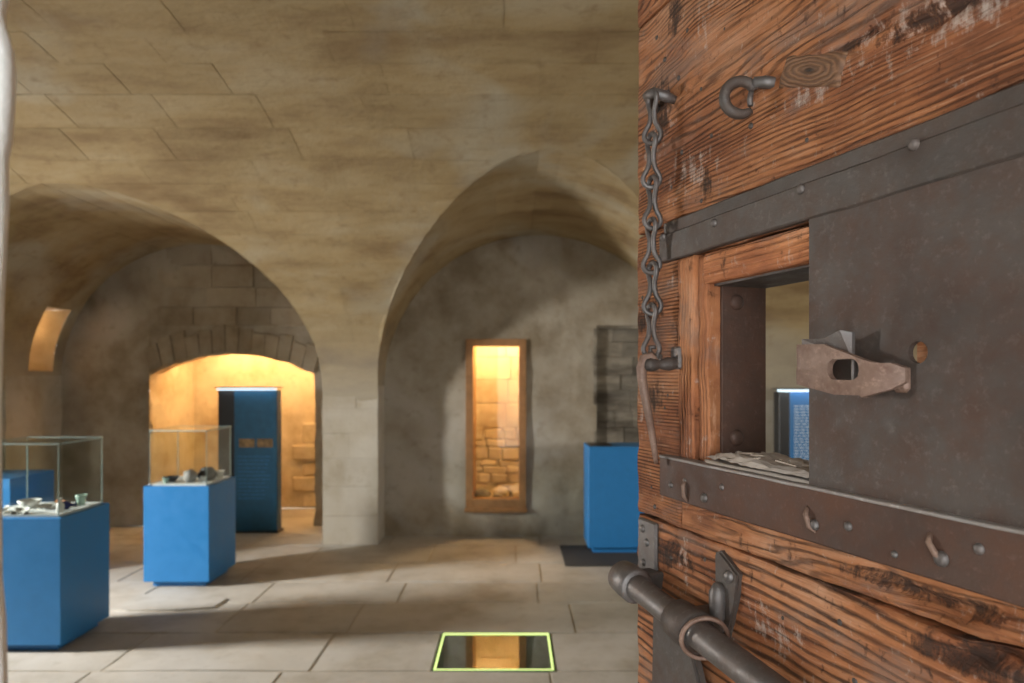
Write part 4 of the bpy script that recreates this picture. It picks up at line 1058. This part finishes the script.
stub = obj('strap_stub', bm, M['iron'], door); rivet('rivet', RIV, stub, 0.266, -0.007, 1.385, 1.2)
obj('bent_tongue', (lambda bm: (lathe(bm, [(0.011, 0), (0.012, 0.02), (0.012, 0.035), (0.006, 0.046), (0, 0.048)], 12), bm)[1])(bmesh.new()), M['iron_grey'], stub, (0.247, -0.012, 1.325), smooth=True)
# bolt
BY = -0.050
def bz(u): return 1.331-0.085*(u-0.03)
bm = bmesh.new(); tube(bm, [(u, BY, bz(u)) for u in (0.055, 0.08, 0.14, 0.2, 0.3, 0.42, 0.60)], [0.0195, 0.0195, 0.0185, 0.019, 0.0195, 0.019, 0.019], 24)
bolt = obj('bolt', bm, M['iron_grey'], door, smooth=True)
def collar(nm, u0, u1, r0, r1, m):
    bm = bmesh.new(); pr = [(u0, r0-0.003), (u0+0.003, r0), ((u0+u1)/2, (r0+r1)/2+0.0006), (u1-0.003, r1), (u1, r1-0.003)]
    tube(bm, [(u, BY, bz(u)) for u, r in pr], [r for u, r in pr], 24); return obj(nm, bm, m, bolt, smooth=True)
collar('end_cap', 0.042, 0.094, 0.0255, 0.0275, M['iron_grey'])
collar('bolt_collar', 0.204, 0.256, 0.0265, 0.0285, M['iron'])
bm = bmesh.new(); tube(bm, [(0.272+0.012*math.cos(a_), BY+0.0275*math.cos(a_+0.4), bz(0.272)+0.0275*math.sin(a_+0.4)) for a_ in (2*PI*k/24 for k in range(24))], 0.0032, 8, closed=True)
obj('ring', bm, M['iron_tan'], bolt, smooth=True)
obj('bolt_holder', bx(0.206, 0.254, BY+0.015, 0.004, bz(0.23)-0.016, bz(0.23)+0.016, bev=0.003), M['iron'], door)
obj('bolt_holder', bx(0.052, 0.086, BY+0.015, 0.004, bz(0.07)-0.014, bz(0.07)+0.014, bev=0.003), M['iron'], door)
bm = bmesh.new(); R_ = [(0.115, 1.322), (0.20, 1.312), (0.245, 1.22), (0.255, 1.12), (0.23, 1.07), (0.125, 1.08), (0.11, 1.18)]   # flat handle hanging from the bolt
f = [bm.verts.new((u, -0.036, z)) for u, z in R_]; bk = [bm.verts.new((u, -0.024, z)) for u, z in R_]
bm.faces.new(f); bm.faces.new(bk[::-1])
for q in range(len(R_)): bm.faces.new((f[q], bk[q], bk[(q+1) % len(R_)], f[(q+1) % len(R_)]))
bmesh.ops.bevel(bm, geom=[ed for ed in bm.edges if ed.verts[0] in f and ed.verts[1] in f], offset=0.004, segments=2, affect='EDGES')
obj('bolt_handle', bm, M['iron'], bolt)

# ------------------------------------------------------------------ chain hanging on the door, with its tapered pin (a thing of its own)
DM = Matrix.Translation((0.21, 1.18, 0)) @ Matrix.Rotation(ANG, 4, 'Z')
def wd(u, y, z): return DM @ Vector((u, y, z))
CU, CY = 0.105, -0.031
ctop = wd(CU, CY, 2.080)
chain = empty('chain', ctop, ANG); tag(chain, 'rusty iron chain of twisted links hanging from a staple, tapered pin at its end', 'chain')
def link_bm(Ln, r, r_, tw0, tw1):
    """figure-eight link: two round eyes at right angles to each other"""
    bm = bmesh.new(); pts = []; c = Ln/2-r; n = 48
    for k in range(n):
        t = 2*PI*k/n; z = Ln/2*math.cos(t); wv = max(0.0040, math.sqrt(max(0, r*r-(abs(z)-c)**2)))
        q = min(1, max(0, 0.5-0.5*z/(c-0.5*r))); tw = tw0+(tw1-tw0)*q*q*(3-2*q)
        if abs(math.sin(t)) < 1e-6: wv = 0
        sg = 1 if math.sin(t) >= 0 else -1
        pts.append(Vector((sg*wv*math.cos(tw), sg*wv*math.sin(tw), z)))
    for _ in range(2): pts = [(pts[i-1]+pts[i]*2+pts[(i+1) % n])/4 for i in range(n)]
    tube(bm, pts, r_, 8, closed=True); return bm
FACE = math.atan2(0.948, 0.318)
zc = 0.0
for k in range(6):
    Ln = [0.079, 0.082, 0.079, 0.083, 0.079, 0.081][k]
    o = obj('chain_link', link_bm(Ln, 0.0136, 0.0039, FACE-PI/2+0.3, FACE-0.15+0.3*((k*7) % 3-1)), M['iron_grey'], chain, (0.0015*(-1)**k, 0, zc-Ln/2+0.004), smooth=True)
    zc -= Ln-0.0155
bm = bmesh.new(); tube(bm, [(0.004, 0.004, zc+0.004), (-0.001, -0.002, zc+0.004), (0.000, -0.003, zc-0.004), (0.012, 0.001, zc-0.014), (0.024, 0.0, 1.680-2.080), (0.027, -0.003, 1.667-2.080)], [0.003, 0.0036, 0.004, 0.004, 0.0038, 0.003], 8)
obj('hook', bm, M['iron_grey'], chain, smooth=True)
pz = 1.667-2.080
bm = bmesh.new(); tube(bm, [(0.027, -0.008, pz+0.004), (0.024, -0.016, pz+0.013), (0.020, -0.025, pz+0.009), (0.018, -0.028, pz-0.004), (0.016, -0.026, pz-0.022), (0.014, -0.018, pz-0.055), (0.011, -0.008, pz-0.095), (0.009, 0.0, pz-0.135), (0.009, 0.002, pz-0.150)],
                        [0.005, 0.0065, 0.0075, 0.0078, 0.0075, 0.0066, 0.0056, 0.0045, 0.003], 12)
obj('pin', bm, M['iron_tan'], chain, smooth=True)
